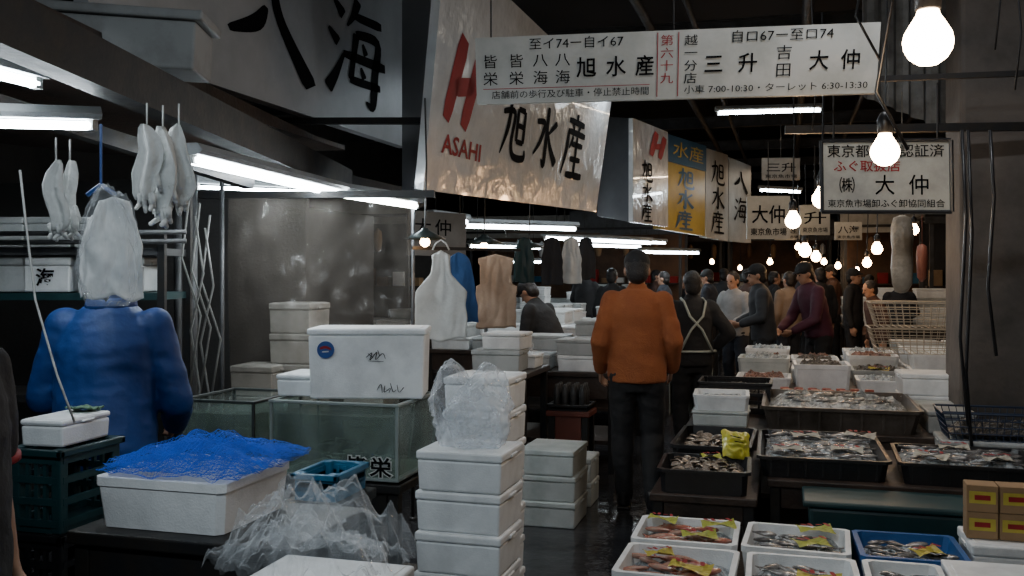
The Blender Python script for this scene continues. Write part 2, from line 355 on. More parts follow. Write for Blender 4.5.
b=B();b.loft([[p-R.location+V((0,.02,0)) for p in qe],[p-R.location+V((0,.06,0)) for p in qe]]);ob('end_panel',b.mesh('end',signg),parent=R)
S.brush([(C_ASA,.2,.42,.5,.64),(C_MIZU,.2,.22,.5,.41),(C_SAN,.2,.02,.5,.2)],ink,e=.01,k_=1.5);S.brush([(MARK,.4,.68,.9,.95)],inkr,'red_mark',e=.01)
q=plan([P(660,229,12.6),P(705,236,14.0),P(705,146,14.0),P(667,134,12.6)])
R=sign_root(q,'sign with blue upper band and yellow panel');S=Sign(q,R);S.slab('yellow_panel',signy,.1);S.slab('blue_band',signb,.02,0,.72,1,1,.02)
S.brush([(C_ASA,.3,.48,.7,.7),(C_MIZU,.3,.26,.7,.47),(C_SAN,.3,.03,.7,.24)],signb,e=.01,k_=1.6);S.text([('水産',.12,.78,.9,.96)],signy,.0,e=.03)
q=plan([P(706,237,14.1),P(728,241,15.3),P(728,155,15.3),P(706,148,14.1)])
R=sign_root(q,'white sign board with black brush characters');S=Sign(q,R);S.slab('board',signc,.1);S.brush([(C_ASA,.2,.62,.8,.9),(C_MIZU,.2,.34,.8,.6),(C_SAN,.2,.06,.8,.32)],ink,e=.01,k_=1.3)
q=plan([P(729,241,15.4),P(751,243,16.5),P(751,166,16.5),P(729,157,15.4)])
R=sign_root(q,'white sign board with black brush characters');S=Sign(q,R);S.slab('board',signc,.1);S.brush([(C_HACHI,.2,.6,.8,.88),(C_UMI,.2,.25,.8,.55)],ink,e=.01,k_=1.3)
# hanging long sign
q=plan([P(477,104,5.1),P(876,93,4.9),P(881,22,4.9),P(475,38,5.1)])
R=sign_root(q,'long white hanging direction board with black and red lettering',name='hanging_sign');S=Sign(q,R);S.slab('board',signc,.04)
w=405.0;T=[];TL=[]
def X(px): return (px-476)/w
T+=[('至イ74ー自イ67',X(532),.78,X(628),.97),('自ロ67ー至ロ74',X(737),.78,X(836),.97)]
for x,s in((483,'皆栄'),(510,'皆栄'),(535,'八海'),(558,'八海')):
    T+=[(s[0],X(x),.52,X(x+16),.74),(s[1],X(x),.26,X(x+16),.48)]
TL+=[('旭',X(580),.34,X(601),.66),('水',X(610),.34,X(631),.66),('産',X(640),.34,X(660),.66)]
T+=[(c,X(689),.76-.185*i,X(703),.93-.185*i) for i,c in enumerate('越一分店')]
TL+=[('三',X(709),.34,X(729),.64),('升',X(743),.34,X(763),.64),('大',X(813),.34,X(833),.64),('仲',X(844),.34,X(864),.64)]
T+=[('吉',X(780),.51,X(797),.73),('田',X(780),.26,X(797),.48)]
T+=[('店舗前の歩行及び駐車・停止禁止時間',X(492),.06,X(654),.19),('小車 7:00-10:30・ターレット 6:30-13:30',X(690),.06,X(872),.19)]
S.text(T,ink,0);S.text(TL,ink,.012,name='large_lettering')
S.text([(c,X(665),.77-.185*i,X(679),.94-.185*i) for i,c in enumerate('第六十九')],inkr,0,name='red_lettering')
for x0,x1,y0,y1 in((662,663,.03,.97),(683,684,.03,.97),(483,655,.21,.22)):
    b=B();p=[S.pt(X(x0),y0),S.pt(X(x1),y0),S.pt(X(x1),y1),S.pt(X(x0),y1)];b.bm.faces.new([b.bm.verts.new(v) for v in p])
    ob('red_rule',b.mesh('rule',inkr),parent=R)
for u in(.04,.5,.96):
    b=B();b.cyl(S.pt(u,1,-.02),S.pt(u,1,-.02)+V((0,0,1.9)),.005,seg=6);ob('hanger',b.mesh('h',dark),parent=R)
q=plan([P(822,212,5.6),P(952,212,5.3),P(951,140,5.3),P(821,141,5.6)])
R=sign_root(q,'cream hanging licence board with black lettering in a thin frame',name='hanging_sign');S=Sign(q,R);S.slab('board',M('board_worn',(.4,.39,.34),.55,c2=(.28,.27,.24),sc=5),.03)
S.text([('東京都ふぐ認証済',.05,.76,.95,.95),('㈱',.14,.26,.27,.5),('大',.42,.23,.58,.53),('仲',.68,.23,.84,.53),('東京魚市場卸ふぐ卸協同組合',.05,.06,.95,.18)],ink,.006)
S.text([('ふぐ取扱店',.1,.56,.62,.73)],inkr,.01,name='red_lettering')
b=B()
for a,c in(((0,0),(1,0)),((1,0),(1,1)),((1,1),(0,1)),((0,1),(0,0))): b.cyl(S.pt(*a,.0),S.pt(*c,.0),.012,seg=6)
fr=ob('frame',b.mesh('frame',black),parent=R)
for u in(.1,.9):
    b=B();b.cyl(S.pt(u,1,-.01),S.pt(u,1,-.01)+V((0,0,.32)),.005,seg=6);ob('hanger',b.mesh('h',dark),parent=fr)
for (x0,y0,x1,y1,d,t) in((747,196,790,239,9,'大仲'),(800,205,830,235,8,'升'),(762,158,800,180,12,'三升'),(775,222,800,240,14,'旭水産'),(835,222,862,240,13,'八海')):
    q=[P(x0,y1,d),P(x1,y1,d),P(x1,y0,d),P(x0,y0,d)]
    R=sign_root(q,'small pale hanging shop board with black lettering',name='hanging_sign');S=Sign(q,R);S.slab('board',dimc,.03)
    n=len(t);S.text([(c,.1+i*.8/n,.35,.1+(i+1)*.8/n,.8) for i,c in enumerate(t)]+[('東京魚市場',.08,.08,.92,.26)],ink,.01)
    b=B();b.cyl(S.pt(.5,1,-.01),S.pt(.5,1,-.01)+V((0,0,.5)),.005,seg=6);ob('hanger',b.mesh('h',dark),parent=R)
beam(P(700,86,5.6),P(1060,72,5.2),.03,.03,'thin steel conduit spanning overhead',name='conduit',cat='pipe')
beam(P(785,130,6.2),P(1060,126,5.9),.05,.05,'steel rail above the licence board',name='steel_rail',cat='beam')
b=B();o=P(1010,70,7.2)
b.grid(60,2,lambda u,v:V(((u-.5)*2.2,.03*sin(u*120),(v-.5)*1.3+(u-.5)*-.9)))
single('corrugated_panel','pale corrugated translucent panel above the pillar','panel',b.mesh('panel',M('corrugated',(.22,.23,.23),.5,c2=(.1,.1,.1))),o,YAW)
# ---------------------------------------------------------------- boxes & crates
_bc={}
def styro_mesh(w,l,h,lid,mat,lf=.24):
    k=(round(w,2),round(l,2),round(h,3),lid,mat.name,lf)
    if k in _bc: return _bc[k]
    b=B()
    if lid:
        hb=h*(1-lf);b.box((0,0,hb/2),(w*.975,l*.975,hb),bev=.008,taper=.97)
        lb=B();t=h-hb
        lb.box((0,0,hb+t*.45+.0015),(w,l,t*.9),bev=.008);lb.box((0,0,hb+t*.93),(w*.9,l*.88,t*.14),bev=.003)
        for sx in(-1,1): lb.box((sx*w*.5,0,hb+t*.3),(.012,l*.25,t*.35),bev=.003)
        r=(b.mesh('foam_body',mat),lb.mesh('foam_lid',mat))
    else:
        t=.022;z0=.02
        def ring(sw,sl,z): 
            c=.02;x=sw/2;y=sl/2
            return [V(p) for p in((-x+c,-y,z),(x-c,-y,z),(x,-y+c,z),(x,y-c,z),(x-c,y,z),(-x+c,y,z),(-x,y-c,z),(-x,-y+c,z))]
        b.loft([ring(w*.92,l*.92,0),ring(w*.98,l*.98,h*.82),ring(w,l,h*.83),ring(w,l,h),ring(w-2*t,l-2*t,h),ring(w*.92-2*t,l*.92-2*t,z0)])
        r=(b.mesh('foam_body',mat),None)
    _bc[k]=r;return r
def styro(x,y,z,w,l,h,lid=True,mat=None,rot=0,label=None,group='stacked foam boxes',lf=.24):
    mat=mat or foam;a,c=styro_mesh(w,l,h,lid,mat,lf)
    nm={'foam_white':'white','foam_grey':'grimy grey','foam_teal_grey':'grey-green','foam_blue':'blue'}[mat.name]
    if lid:
        R=root('foam_box',label or nm+' polystyrene fish box with its lid on','box',(x,y,z),rot,group);ob('box_body',a,parent=R);ob('lid',c,parent=R)
    else:
        R=single('foam_box',label or 'open '+nm+' polystyrene fish box','box',a,(x,y,z),rot,group)
    return R
def wl(px0,px1,d): return (px1-px0)/F*d
def at(px0,px1,ytop,d,dep):
    p=P((px0+px1)/2,ytop,d);return p.x,p.y+dep/2,p.z,wl(px0,px1,d)
def column(px0,px1,ytop,d,h,dep,mat=None,top_lid=True,z0=0,jit=1,label=None):
    x,y,z,w=at(px0,px1,ytop,d,dep);n=max(1,round((z-z0)/h));h=(z-z0)/n
    for i in range(n):
        styro(x+random.uniform(-.006,.006)*jit,y+random.uniform(-.006,.006)*jit,z0+i*h,w,dep,h-.001,True if i<n-1 else top_lid,mat,radians(random.uniform(-1.2,1.2))*jit,label)
    return x,y,z,w
def crate_mesh(w,l,h,mat,rails=4):
    b=B();b.box((0,0,.01),(w*.96,l*.96,.02))
    for sx in(-1,1):
        for sy in(-1,1): b.box((sx*(w/2-.02),sy*(l/2-.02),h/2),(.035,.035,h),bev=.004)
    for i in range(rails):
        z=.03+(h-.06)*i/(rails-1);th=.03 if i<rails-1 else .045
        for sy in(-1,1): b.box((0,sy*(l/2-.008),z),(w-.03,.014,th*.7))
        for sx in(-1,1): b.box((sx*(w/2-.008),0,z),(.014,l-.03,th*.7))
    for k in range(1,6):
        x=-w/2+w*k/6
        for sy in(-1,1): b.box((x,sy*(l/2-.012),h/2),(.012,.012,h-.04))
    for sy in(-1,1): b.box((0,sy*l/2,h-.012),(w+.02,.02,.022),bev=.004)
    for sx in(-1,1): b.box((sx*w/2,0,h-.012),(.02,l+.02,.022),bev=.004)
    return b.mesh('crate',mat)
def crate(x,y,z,w,l,h,mat,label,rot=0,group='plastic crates'): return single('plastic_crate',label,'crate',crate_mesh(w,l,h,mat),(x,y,z),rot,group)
def table(x0,x1,y0,y1,z,label,mat=darkw,solid=False,name='display_table'):
    cx,cy=(x0+x1)/2,(y0+y1)/2;w,l=x1-x0,y1-y0
    R=root(name,label,'table',(cx,cy,0))
    ob('table_top',bx((0,0,z-.02),(w,l,.04),.006).mesh('top',mat),parent=R)
    for sx in(-1,1):
        for sy in(-1,1): ob('leg',bx((sx*(w/2-.04),sy*(l/2-.04),(z-.04)/2),(.05,.05,z-.04),.004).mesh('leg',dark),parent=R)
    ob('lower_shelf',bx((0,0,z*.3),(w-.1,l-.1,.03)).mesh('shelf',mat),parent=R)
    ob('skirt',bx((0,-l/2+.025,z-.04-(z-.1)*(.45 if solid else .12)),(w-.14,.015,(z-.1)*(.9 if solid else .24))).mesh('skirt',mat),parent=R)
    return R
def tray_mesh(w,l,h,mat):
    b=B()
    def ring(sw,sl,z):
        c=.03;x=sw/2;y=sl/2
        return [V(p) for p in((-x+c,-y,z),(x-c,-y,z),(x,-y+c,z),(x,y-c,z),(x-c,y,z),(-x+c,y,z),(-x,y-c,z),(-x,-y+c,z))]
    b.loft([ring(w*.9,l*.94,0),ring(w-.03,l-.03,h*.85),ring(w,l,h*.86),ring(w,l,h),ring(w-.04,l-.04,h),ring(w*.9-.03,l*.94-.03,.012)])
    for k in range(-3,4): b.box((k*w*.13,-l/2+.02,h*.45),(.012,.012,h*.75))
    return b.mesh('tray',mat)
def tray(x,y,z,w,l,h,mat,label,rot=0): return single('seafood_tray',label,'tray',tray_mesh(w,l,h,mat),(x,y,z),rot,group='seafood trays')
def mound(x,y,z,w,l,hh,mat=None,seed=0,label='crushed ice filling the tray',nm='crushed_ice',cat='ice'):
    b=B();b.grid(26,22,lambda u,v:V(((u-.5)*w,(v-.5)*l,hh*(min(1,8*min(u,1-u,v,1-v)))*(.6+.5*noise.noise(V((u*w*14+seed,v*l*14,seed)))+.35*noise.noise(V((u*w*50,v*l*50,seed)))))))
    return single(nm,label,cat,b.mesh('ice',mat or ice),(x,y,z),kind='stuff')
def fish_mesh(mat,L=.2):
    b=B();rings=[]
    for t,h,wd in((0,.01,.01),(.06,.09,.05),(.2,.15,.08),(.4,.17,.09),(.6,.13,.065),(.8,.06,.03),(.9,.03,.012)):
        rings.append([V((t*L-.5*L,cos(a)*wd*L,sin(a)*h*L*.9)) for a in [2*pi*i/10 for i in range(10)]])
    b.loft(rings)
    for sg in(1,-1):
        b.loft([[V((.36*L,-.004,0)),V((.36*L,.004,0)),V((.4*L,.004,sg*.02*L)),V((.4*L,-.004,sg*.02*L))],[V((.5*L,-.002,sg*.03*L)),V((.5*L,.002,sg*.03*L)),V((.54*L,.002,sg*.14*L)),V((.54*L,-.002,sg*.14*L))]])
    b.loft([[V((-.12*L,-.003,.13*L)),V((-.12*L,.003,.13*L)),V((.15*L,.003,.11*L)),V((.15*L,-.003,.11*L))],[V((-.08*L,-.001,.2*L)),V((-.08*L,.001,.2*L)),V((.15*L,.001,.14*L)),V((.15*L,-.001,.14*L))]])
    for sg in(-1,1): b.sph((-.42*L,sg*.045*L,.03*L),.014*L,6,4,mi=1)
    return b.mesh('fish',[mat,ink],True)
fishA=fish_mesh(fishm);fishB=fish_mesh(fishr,.15);fishC=fish_mesh(fishm,.12)
def shell_mesh():
    b=B()
    for sg in(-1,1):
        b.grid(10,6,lambda u,v:V(((v)*.035*cos(pi*(u-.5)*1.25)-.012,(v)*.036*sin(pi*(u-.5)*1.25),sg*.013*sin(pi*(v*.5+.5))*(1+.06*sin(u*50)))))
    return b.mesh('clam',shellm,True)
clam=shell_mesh()
def fill_fish(x,y,z,w,l,n,me,label,group,kind='fish'):
    r=int(math.ceil(sqrt(n*l/w)))
    cols=math.ceil(n/r)
    for i in range(n):
        a=i%r;c=i//r
        xx=x+(c+.5-cols/2)*w/cols+random.uniform(-.025,.025);yy=y+(a+.5-r/2)*l/r+random.uniform(-.015,.015)
        tag(ob(kind,me,(xx,yy,z+random.uniform(-.006,.006)),(radians(78)+random.uniform(-.15,.15) if me is not clam else random.uniform(-.5,.5),random.uniform(-.1,.1),random.uniform(-.7,.7)+(random.choice((0,pi)) if me is not clam else random.uniform(0,6)))),label,kind,group)
def slip(x,y,z,rot=.2,mat=None,s=1,lab='yellow printed paper slip lying on the seafood'):
    b=B();b.grid(8,5,lambda u,v:V(((u-.5)*.16*s,(v-.5)*.085*s,.012*sin(u*4+v*3)+.01*noise.noise(V((u*4,v*3,x*9))))))
    o=single('paper_slip',lab,'label',b.mesh('slip',mat or yel),(x,y,z),(.12,0,rot),group='price slips')
    s_=Sign([V((-.07*s,-.03*s,.018)),V((.07*s,-.03*s,.018)),V((.07*s,.03*s,.018)),V((-.07*s,.03*s,.018))],o,.001,off=V((0,0,0)))
    s_.brush([([[(.05,.7,.1),(.2,.3,.1)],[(.3,.75,.1),(.35,.25,.1)],[(.5,.5,.1),(.7,.52,.1)],[(.8,.8,.1),(.9,.2,.1)]],0,0,1,1)],inkr,'ink_marks')
# RIGHT: near foam boxes on a low platform
table(-.70,1.35,3.6,4.64,.29,'low dark platform under the fish boxes')
for i,(x,y,w_,m) in enumerate(((-.42,3.86,.46,foam),(.055,3.86,.42,foam),(.43,3.88,.29,foam),(-.43,4.34,.45,foam),(.04,4.34,.44,foam),(.49,4.34,.42,foamb))):
    styro(x,y,.29,w_,.42,.16,False,m,radians(random.uniform(-2.5,2.5)),group='open fish boxes')
    mound(x,y,.375,w_-.07,.36,.05,seed=i)
    fill_fish(x,y,.422,w_-.12,.3,14 if w_>.3 else 8,fishB if i in(0,3) else fishC,'small red fish laid on ice' if i in(0,3) else 'small silver fish laid on ice','fish in open boxes')
    slip(x+.06,y-.08,.455,.2*i-.3,ygr if i in (3,4) else yel)
slip(-.3,4.42,.465,.3,ygr);slip(-.55,4.45,.465,-.2,ygr,.8);slip(.12,4.45,.465,.3,ygr);slip(-.5,3.92,.46,.5,yel,.8)
styro(.84,3.93,.29,.5,.45,.17,True,foam,.02)
styro(.91,4.44,.29,.38,.32,.2,True,foam,.02)
for lv in range(2):
    for i in range(3):
        b=B();b.box((0,0,.055),(.12,.11,.11),bev=.003)
        o=single('carton','small printed brown cardboard carton','box',b.mesh('carton',card),(.78+.124*i,4.42,.492+.112*lv),random.uniform(-.04,.04),'small cartons')
        ob('printed_band',bx((0,-.056,.06),(.1,.002,.05)).mesh('band',yel),parent=o)
        ob('printed_mark',bx((0,-.058,.06),(.06,.002,.02)).mesh('mark',inkr),parent=o)
b=B();b.box((0,0,.25),(1.05,.3,.5),bev=.02,taper=.96);b.box((0,0,.515),(1.1,.34,.03),bev=.01)
single('insulated_tub','dull dark teal insulated plastic tub in front of the trays','tub',b.mesh('tub',teal),(.62,4.86,0))
table(-.66,-.14,4.78,6.1,.5,'dark stand under the shellfish trays')
table(-.1,2.0,5.08,6.12,.54,'dark low table carrying the large seafood trays')
for i,(x,y,z,w,l,h) in enumerate(((-.405,5.03,.5,.46,.46,.12),(-.4,5.68,.5,.44,.72,.15),(.17,5.57,.54,.66,.9,.11),(.87,5.42,.54,.66,.6,.11),(1.56,5.57,.54,.66,.9,.11))):
    tray(x,y,z,w,l,h,black,'deep black plastic tray heaped with shellfish and ice',[.03,-.02,.015,-.03,0][i])
    mound(x,y,z+.06,w-.09,l-.1,.065,mat=[heapd,heapd,ice,ice,ice][i],seed=20+i)
    if i<4: fill_fish(x,y,z+.11,w-.13,l-.16,[44,48,40,30][i],[clam,clam,fishC,fishC][i],['brown ridged clam on ice','brown ridged clam on ice','small silver fish laid on ice','small silver fish laid on ice'][i],['clams in trays','clams in trays','fish in trays','fish in trays'][i],['clam','clam','fish','fish'][i])
pale=M('paper_pale',(.45,.43,.36),.6)
for x,y in((.0,5.25),(.3,5.3),(.7,5.25),(1.0,5.25),(.1,5.7),(.4,5.8),(.85,5.55)): slip(x,y,.675,random.uniform(-.5,.5),pale,lab='pale wet paper slip lying on the seafood')
slip(-.38,5.1,.64,.4,ygr,.7)
def rdg(p): return 1-abs(noise.noise(p))*2.2
b=B();b.grid(26,28,lambda u,v:V(((u-.5)*.17*(.85+.3*noise.noise(V((v*4,2,1)))),-.03*sin(pi*u)*sin(pi*v)**.6-.015*rdg(V((u*4,v*5,1)))*min(1,6*min(u,1-u,v,1-v)),v*.17+.02*noise.noise(V((u*4,0,3))))))
o=single('printed_bag','crumpled yellow printed bag lying on the shellfish','bag',b.mesh('pbag',M('yellow_bag',(.5,.45,.04),.3,c2=(.35,.35,.05),sc=20,coat=.3),True),(-.26,5.22,.61),(radians(-42),radians(8),.25))
s_=Sign([V((-.05,-.05,.05)),V((.05,-.05,.05)),V((.05,-.05,.12)),V((-.05,-.05,.12))],o,.001,off=V((0,0,0)));s_.brush([([[(.1,.8,.06),(.7,.7,.08)],[(.3,.35,.07),(.8,.3,.06)]],0,0,1,1)],ink,'printed_mark')
table(-.64,1.13,6.25,7.6,.6,'dark wooden market table for fish boxes')
b=tray_mesh(.96,.95,.15,M('brown_steel',(.14,.12,.105),.35,.6,c2=(.07,.06,.05)));single('ice_tray','long brown steel tray heaped with ice','tray',b,(.32,6.76,.6))
mound(.32,6.76,.69,.88,.87,.09,seed=40)
fill_fish(.32,6.75,.765,.7,.65,14,fishC,'small silver fish laid on ice','fish in the ice tray')
styro(-.42,6.52,.6,.36,.36,.1,True,foamt);styro(-.42,6.52,.701,.36,.36,.1,False,foam,.05);mound(-.42,6.52,.75,.29,.29,.04,seed=51)
crate(-.36,7.15,.6,.5,.4,.22,black,'black plastic basket on the market table');mound(-.36,7.15,.74,.44,.34,.06,heapd,52,'dark shellfish heaped in a basket','seafood_heap','seafood')
styro(.97,7.37,.6,.42,.36,.14,True,foam);styro(.97,7.37,.741,.42,.36,.15,True,foam,.04)
styro(.97,6.6,.6,.28,.36,.14,True,foamg,.02);styro(.97,6.98,.6,.28,.34,.12,True,foamt,.02)
# R4
table(-.42,1.95,7.75,10.2,.68,'long dark market table with rows of foam boxes')
k=0
for yi in range(5):
    for xi in range(5):
        x=-.2+xi*.46+random.uniform(-.02,.02);y=8.0+yi*.48;k+=1;r=random.random();rr=radians(random.uniform(-5,5))
        if xi>=3 and yi>0: 
            styro(x,y,.68,.43,.42,.13,True,rot=rr*.3);styro(x,y,.811,.43,.42,.13,r>.5,random.choice((foam,foamg)),rot=rr);continue
        hh=random.choice((.09,.12,.17,.2));m_=random.choice((foam,foam,foamg,foamt,foamb if k%9==0 else foam))
        styro(x,y,.68,.42,.4,hh,False,m_,rot=rr*.4,group='open boxes on the long table')
        j=k%3;mound(x,y,.68+hh-.05,.36,.34,.085,[ice,heapm,heapd][j],seed=60+k,label=['crushed ice and seafood in an open box','heap of reddish shellfish in an open box','heap of dark shellfish in an open box'][j],nm=['crushed_ice','seafood_heap','seafood_heap'][j],cat='seafood')
        if k%4==0: slip(x,y-.1,.68+hh+.01,rr*5)
jarm=M('jar_red',(.4,.1,.06),.35,c2=(.3,.07,.05))
b=B();b.lathe([(.035,0),(.04,.01),(.04,.09),(.03,.11),(.033,.114),(.033,.135),(.0,.136)],seg=12);jar=b.mesh('jar',jarm,True)
for i in range(7): single('jar','small jar with orange-red lid in a row','jar',jar,(-.02+.1*i,7.5,.6),group='jars in a row')
for i in range(5): single('jar','small jar with orange-red lid in a row','jar',jar,(.0+.1*i,7.4,.6),group='jars in a row')
def wire_basket(x,y,z,w,l,h,mat,label):
    b=B()
    for k in range(5):
        zz=h*k/4;s=.85+.15*k/4
        pts=[(-w/2*s,-l/2*s,zz),(w/2*s,-l/2*s,zz),(w/2*s,l/2*s,zz),(-w/2*s,l/2*s,zz)]
        for i in range(4): b.cyl(pts[i],pts[(i+1)%4],.004 if k<4 else .007,seg=5)
    n=14
    for k in range(n+1):
        x_=-w/2+w*k/n
        for sy in(-1,1): b.cyl((x_*.85,sy*l/2*.85,0),(x_,sy*l/2,h),.003,seg=4)
        b.cyl((x_*.85,-l/2*.85,0),(x_*.85,l/2*.85,0),.003,seg=4)
        y_=-l/2+l*k/n
        for sx in(-1,1): b.cyl((sx*w/2*.85,y_*.85,0),(sx*w/2,y_,h),.003,seg=4)
    return single('wire_basket',label,'basket',b.mesh('basket',mat),(x,y,z),group='wire baskets')
wc=M('wire_cream',(.42,.38,.31),.4)
wire_basket(1.05,8.5,.942,.8,.5,.2,wc,'cream wire basket stacked on foam boxes')
wire_basket(1.05,8.5,1.15,.8,.5,.2,wc,'cream wire basket stacked on another basket')
styro(1.1,5.92,.54,.56,.34,.13,True,foamg)
wire_basket(1.1,5.92,.672,.55,.34,.15,M('wire_blue',(.02,.035,.07),.4),'dark blue wire basket beside the fish trays');mound(1.1,5.92,.7,.44,.26,.08,heapd,77,'dark shellfish in a wire basket','seafood_heap','seafood')
b=B();b.box((0,0,.5),(.6,.5,1.0),bev=.03);b.box((0,-.02,1.15),(.55,.45,.28),bev=.03);b.box((0,-.26,1.16),(.3,.02,.12),bev=.01,mi=1);b.cyl((-.2,-.2,1.29),(-.2,-.2,1.6),.015)
single('weighing_machine','dark scale cabinet standing by the pillar','machine',b.mesh('machine',[greym,black]),(2.5,6.3,0))
for px,d,l in((962,5.2,1.6),(968,5.25,1.9),(990,5.1,1.2)):
    p=P(px,130,d);b=B();b.tube([(0,0,0),(.02,0,-l*.3),(-.01,.0,-l*.7),(.03,0,-l)],.009,6)
    single('hanging_cable','black electric cable hanging from the rail','cable',b.mesh('cable',black,True),p,group='hanging cables')
for i,(px,py,d) in enumerate(((908,150,3.2),(880,60,4.2),(812,130,6),(995,50,5),(1015,90,5))):
    p=P(px,py,d);b=B();b.tube([(0,0,0),(.03,0,.3),(.0,0,.7),(-.02,0,1.2)],.005,6) if i>1 else b.tube([(0,0,0),(-.1,0,.2),(-.05,0,.5),(.02,0,.9)],.006,6)
    single('hanging_cable','thin electric cable hanging from the ceiling','cable',b.mesh('cable',black,True),p,group='hanging cables')
def bag(x,y,z,w,l,h,seed,mat,label,name='plastic_bag',amp=.25,cr=.05,sub=6,base=1.15,top=.75,lobes=0):
    b=B();bmesh.ops.create_icosphere(b.bm,subdivisions=sub,radius=1)
    for v in b.bm.verts:
        c=v.co.copy();s=V((seed*7.1,0,0))
        f=1+amp*noise.noise(c*1.5+s)+cr*(rdg(c*2.5+s)-.5)+cr*.4*(rdg(c*6+s)-.5)+cr*.1*(rdg(c*14+s)-.5)
        if lobes: f-=lobes*max(0,c.z)*math.exp(-(c.x*4)**2)
        c=c*f;tz=(c.z+1)/2;k=base+(top-base)*tz
        v.co=V((c.x*w/2*k,c.y*l/2*k,(max(c.z,-.8)+.8)/1.85*h))
    return single(name,label,'bag',b.mesh('bag',mat,True),(x,y,z))
def film(x,y,z,w,l,h,seed,mat,label,n=80):
    b=B()
    def f(u,v):
        e=min(1,4*min(u,1-u,v,1-v));px_=(u-.5)*w*(1+.15*noise.noise(V((v*4,seed,0))));py_=(v-.5)*l*(1+.15*noise.noise(V((u*4,seed,5))))
        a=V((px_*6+seed,py_*6,seed));z_=h*(e**.6)*(.28+.45*max(0,rdg(a))+.3*noise.noise(a*.7))+h*.16*rdg(a*3)+h*.07*rdg(a*7)
        px_+=.03*noise.noise(a*2.2+V((9,0,0)));py_+=.03*noise.noise(a*2.2+V((0,9,0)))
        return V((px_,py_,max(.002,z_)))
    b.grid(n,n,f);return single('plastic_bag',label,'bag',b.mesh('film',mat,True),(x,y,z))
p=P(902,215,7.0);b=B();b.lathe([(.01,.0),(.05,-.02),(.075,-.08),(.08,-.15),(.07,-.25),(.075,-.38),(.07,-.5),(.04,-.56),(.01,-.57)],seg=20)
for v in b.bm.verts: v.co.x+=.015*noise.noise(v.co*12);v.co.y+=.015*noise.noise(v.co*12+V((4,4,4)))
b.cyl((0,0,-.01),(0,0,.9),.004,seg=5)
single('hanging_bag_roll','slim pale plastic bag roll hanging above the stall','bag',b.mesh('roll',[M('bagcream',(.34,.31,.26),.35,bump=.6,bs=25)],True),p)
p=P(922,244,8.6);b=B();b.lathe([(.01,.0),(.04,-.02),(.05,-.1),(.04,-.3),(.01,-.34)],seg=12);b.cyl((0,0,-.01),(0,0,.9),.004,seg=5)
single('hanging_bag_roll','small reddish packaged goods hanging above the stall','bag',b.mesh('roll',M('bagred',(.2,.07,.05),.5),True),p)
# ---------------------------------------------------------------- LEFT near
x,y,z,w=column(411,503,452,3.6,.15,.3)
bag(x+.0,y,z+.002,.36,.28,.33,3,milky,'thin milky plastic bag slumped on the foam box stack',amp=.3,cr=.1,base=1.0,top=.85,lobes=.35)
bag(x+.01,y,z+.004,.26,.2,.22,9,milky,'thin milky plastic bag inside another bag on the stack',amp=.3,cr=.12,base=1.1,top=.7,sub=5)
column(440,509,377,4.05,.15,.3)
def tank(px0,px1,ytop,ybot,d,dep,label,wm,letters=False,fm=None):
    x,y,z,w=at(px0,px1,ytop,d,dep);zb=CH-(ybot-HY)/F*d;h=z-zb
    R=root('fish_tank',label,'tank',(x,y,zb));t=.008
    for c,s in(((0,-dep/2,h/2),(w,t,h)),((0,dep/2,h/2),(w,t,h)),((-w/2,0,h/2),(t,dep,h)),((w/2,0,h/2),(t,dep,h))): ob('glass_pane',bx(c,s).mesh('pane',glass),parent=R)
    b=B()
    for zz in(.006,h-.006):
        for sy in(-1,1): b.box((0,sy*dep/2,zz),(w+.02,.022,.013),bev=.003)
        for sx in(-1,1): b.box((sx*w/2,0,zz),(.022,dep+.02,.013),bev=.003)
    for sx in(-1,1):
        for sy in(-1,1): b.box((sx*w/2,sy*dep/2,h/2),(.012,.012,h))
    ob('frame',b.mesh('frame',fm or framem),parent=R)
    ob('tank_floor',bx((0,0,.006),(w-.02,dep-.02,.01)).mesh('floor',foamg),parent=R)
    ob('water',bx((0,0,h*.42),(w-.04,dep-.04,h*.78)).mesh('water',wm),parent=R)
    b=B();b.tube([(w*.35,dep*.4,h*1.05),(w*.35,dep*.38,h*.5),(w*.34,dep*.3,h*.1),(-w*.3,dep*.3,h*.08)],.01,8);ob('aeration_pipe',b.mesh('pipe',foamg,True),parent=R)
    if letters:
        q=[V((-w/2,-dep/2-.012,0)),V((w/2,-dep/2-.012,0)),V((w/2,-dep/2-.012,h)),V((-w/2,-dep/2-.012,h))]
        s=Sign(q,R,.002,off=V((0,0,0)))
        for c,u in(('皆',.61),('栄',.8)): s.text([(c,u,.05,u+.17,.32)],inkw,.07,name='letter_outline');s.text([(c,u,.05,u+.17,.32)],ink,.02,e=.005)
    return x,y,zb,z,w
x,y,zb,zt,w=tank(264,402,402,478,4.2,.45,'glass live-fish tank with murky greenish water and black characters',water,True)
table(x-w/2-.02,x+w/2+.02,y-.24,y+.24,zb-.012,'dark stand under the fish tank',dark)
for i in range(4): tag(ob('fish',fishA,(x-.2+.12*i,y+.05*(i%2)-.05,zb+.06+.04*(i%2)),(.1,0,.5*i)),'live fish swimming in the glass tank','fish','fish in the tank')
x2,y2,zb2,zt2,w2=tank(176,258,400,476,4.5,.45,'dim glass live-fish tank beside the stand',water,fm=framed)
table(x2-w2/2-.01,x2+w2/2+.01,y2-.24,y2+.24,zb2-.012,'dark stand under the dim tank',dark)
R=styro(x+.07,y+.02,zt+.003,.53,.3,.315,True,foam,radians(16),'large white polystyrene box with round blue sticker and black script',lf=.1)
b=B();b.cyl((-.18,-.145,.22),(-.18,-.153,.22),.038,seg=24);st=ob('round_sticker',b.mesh('st',inkb),parent=R)
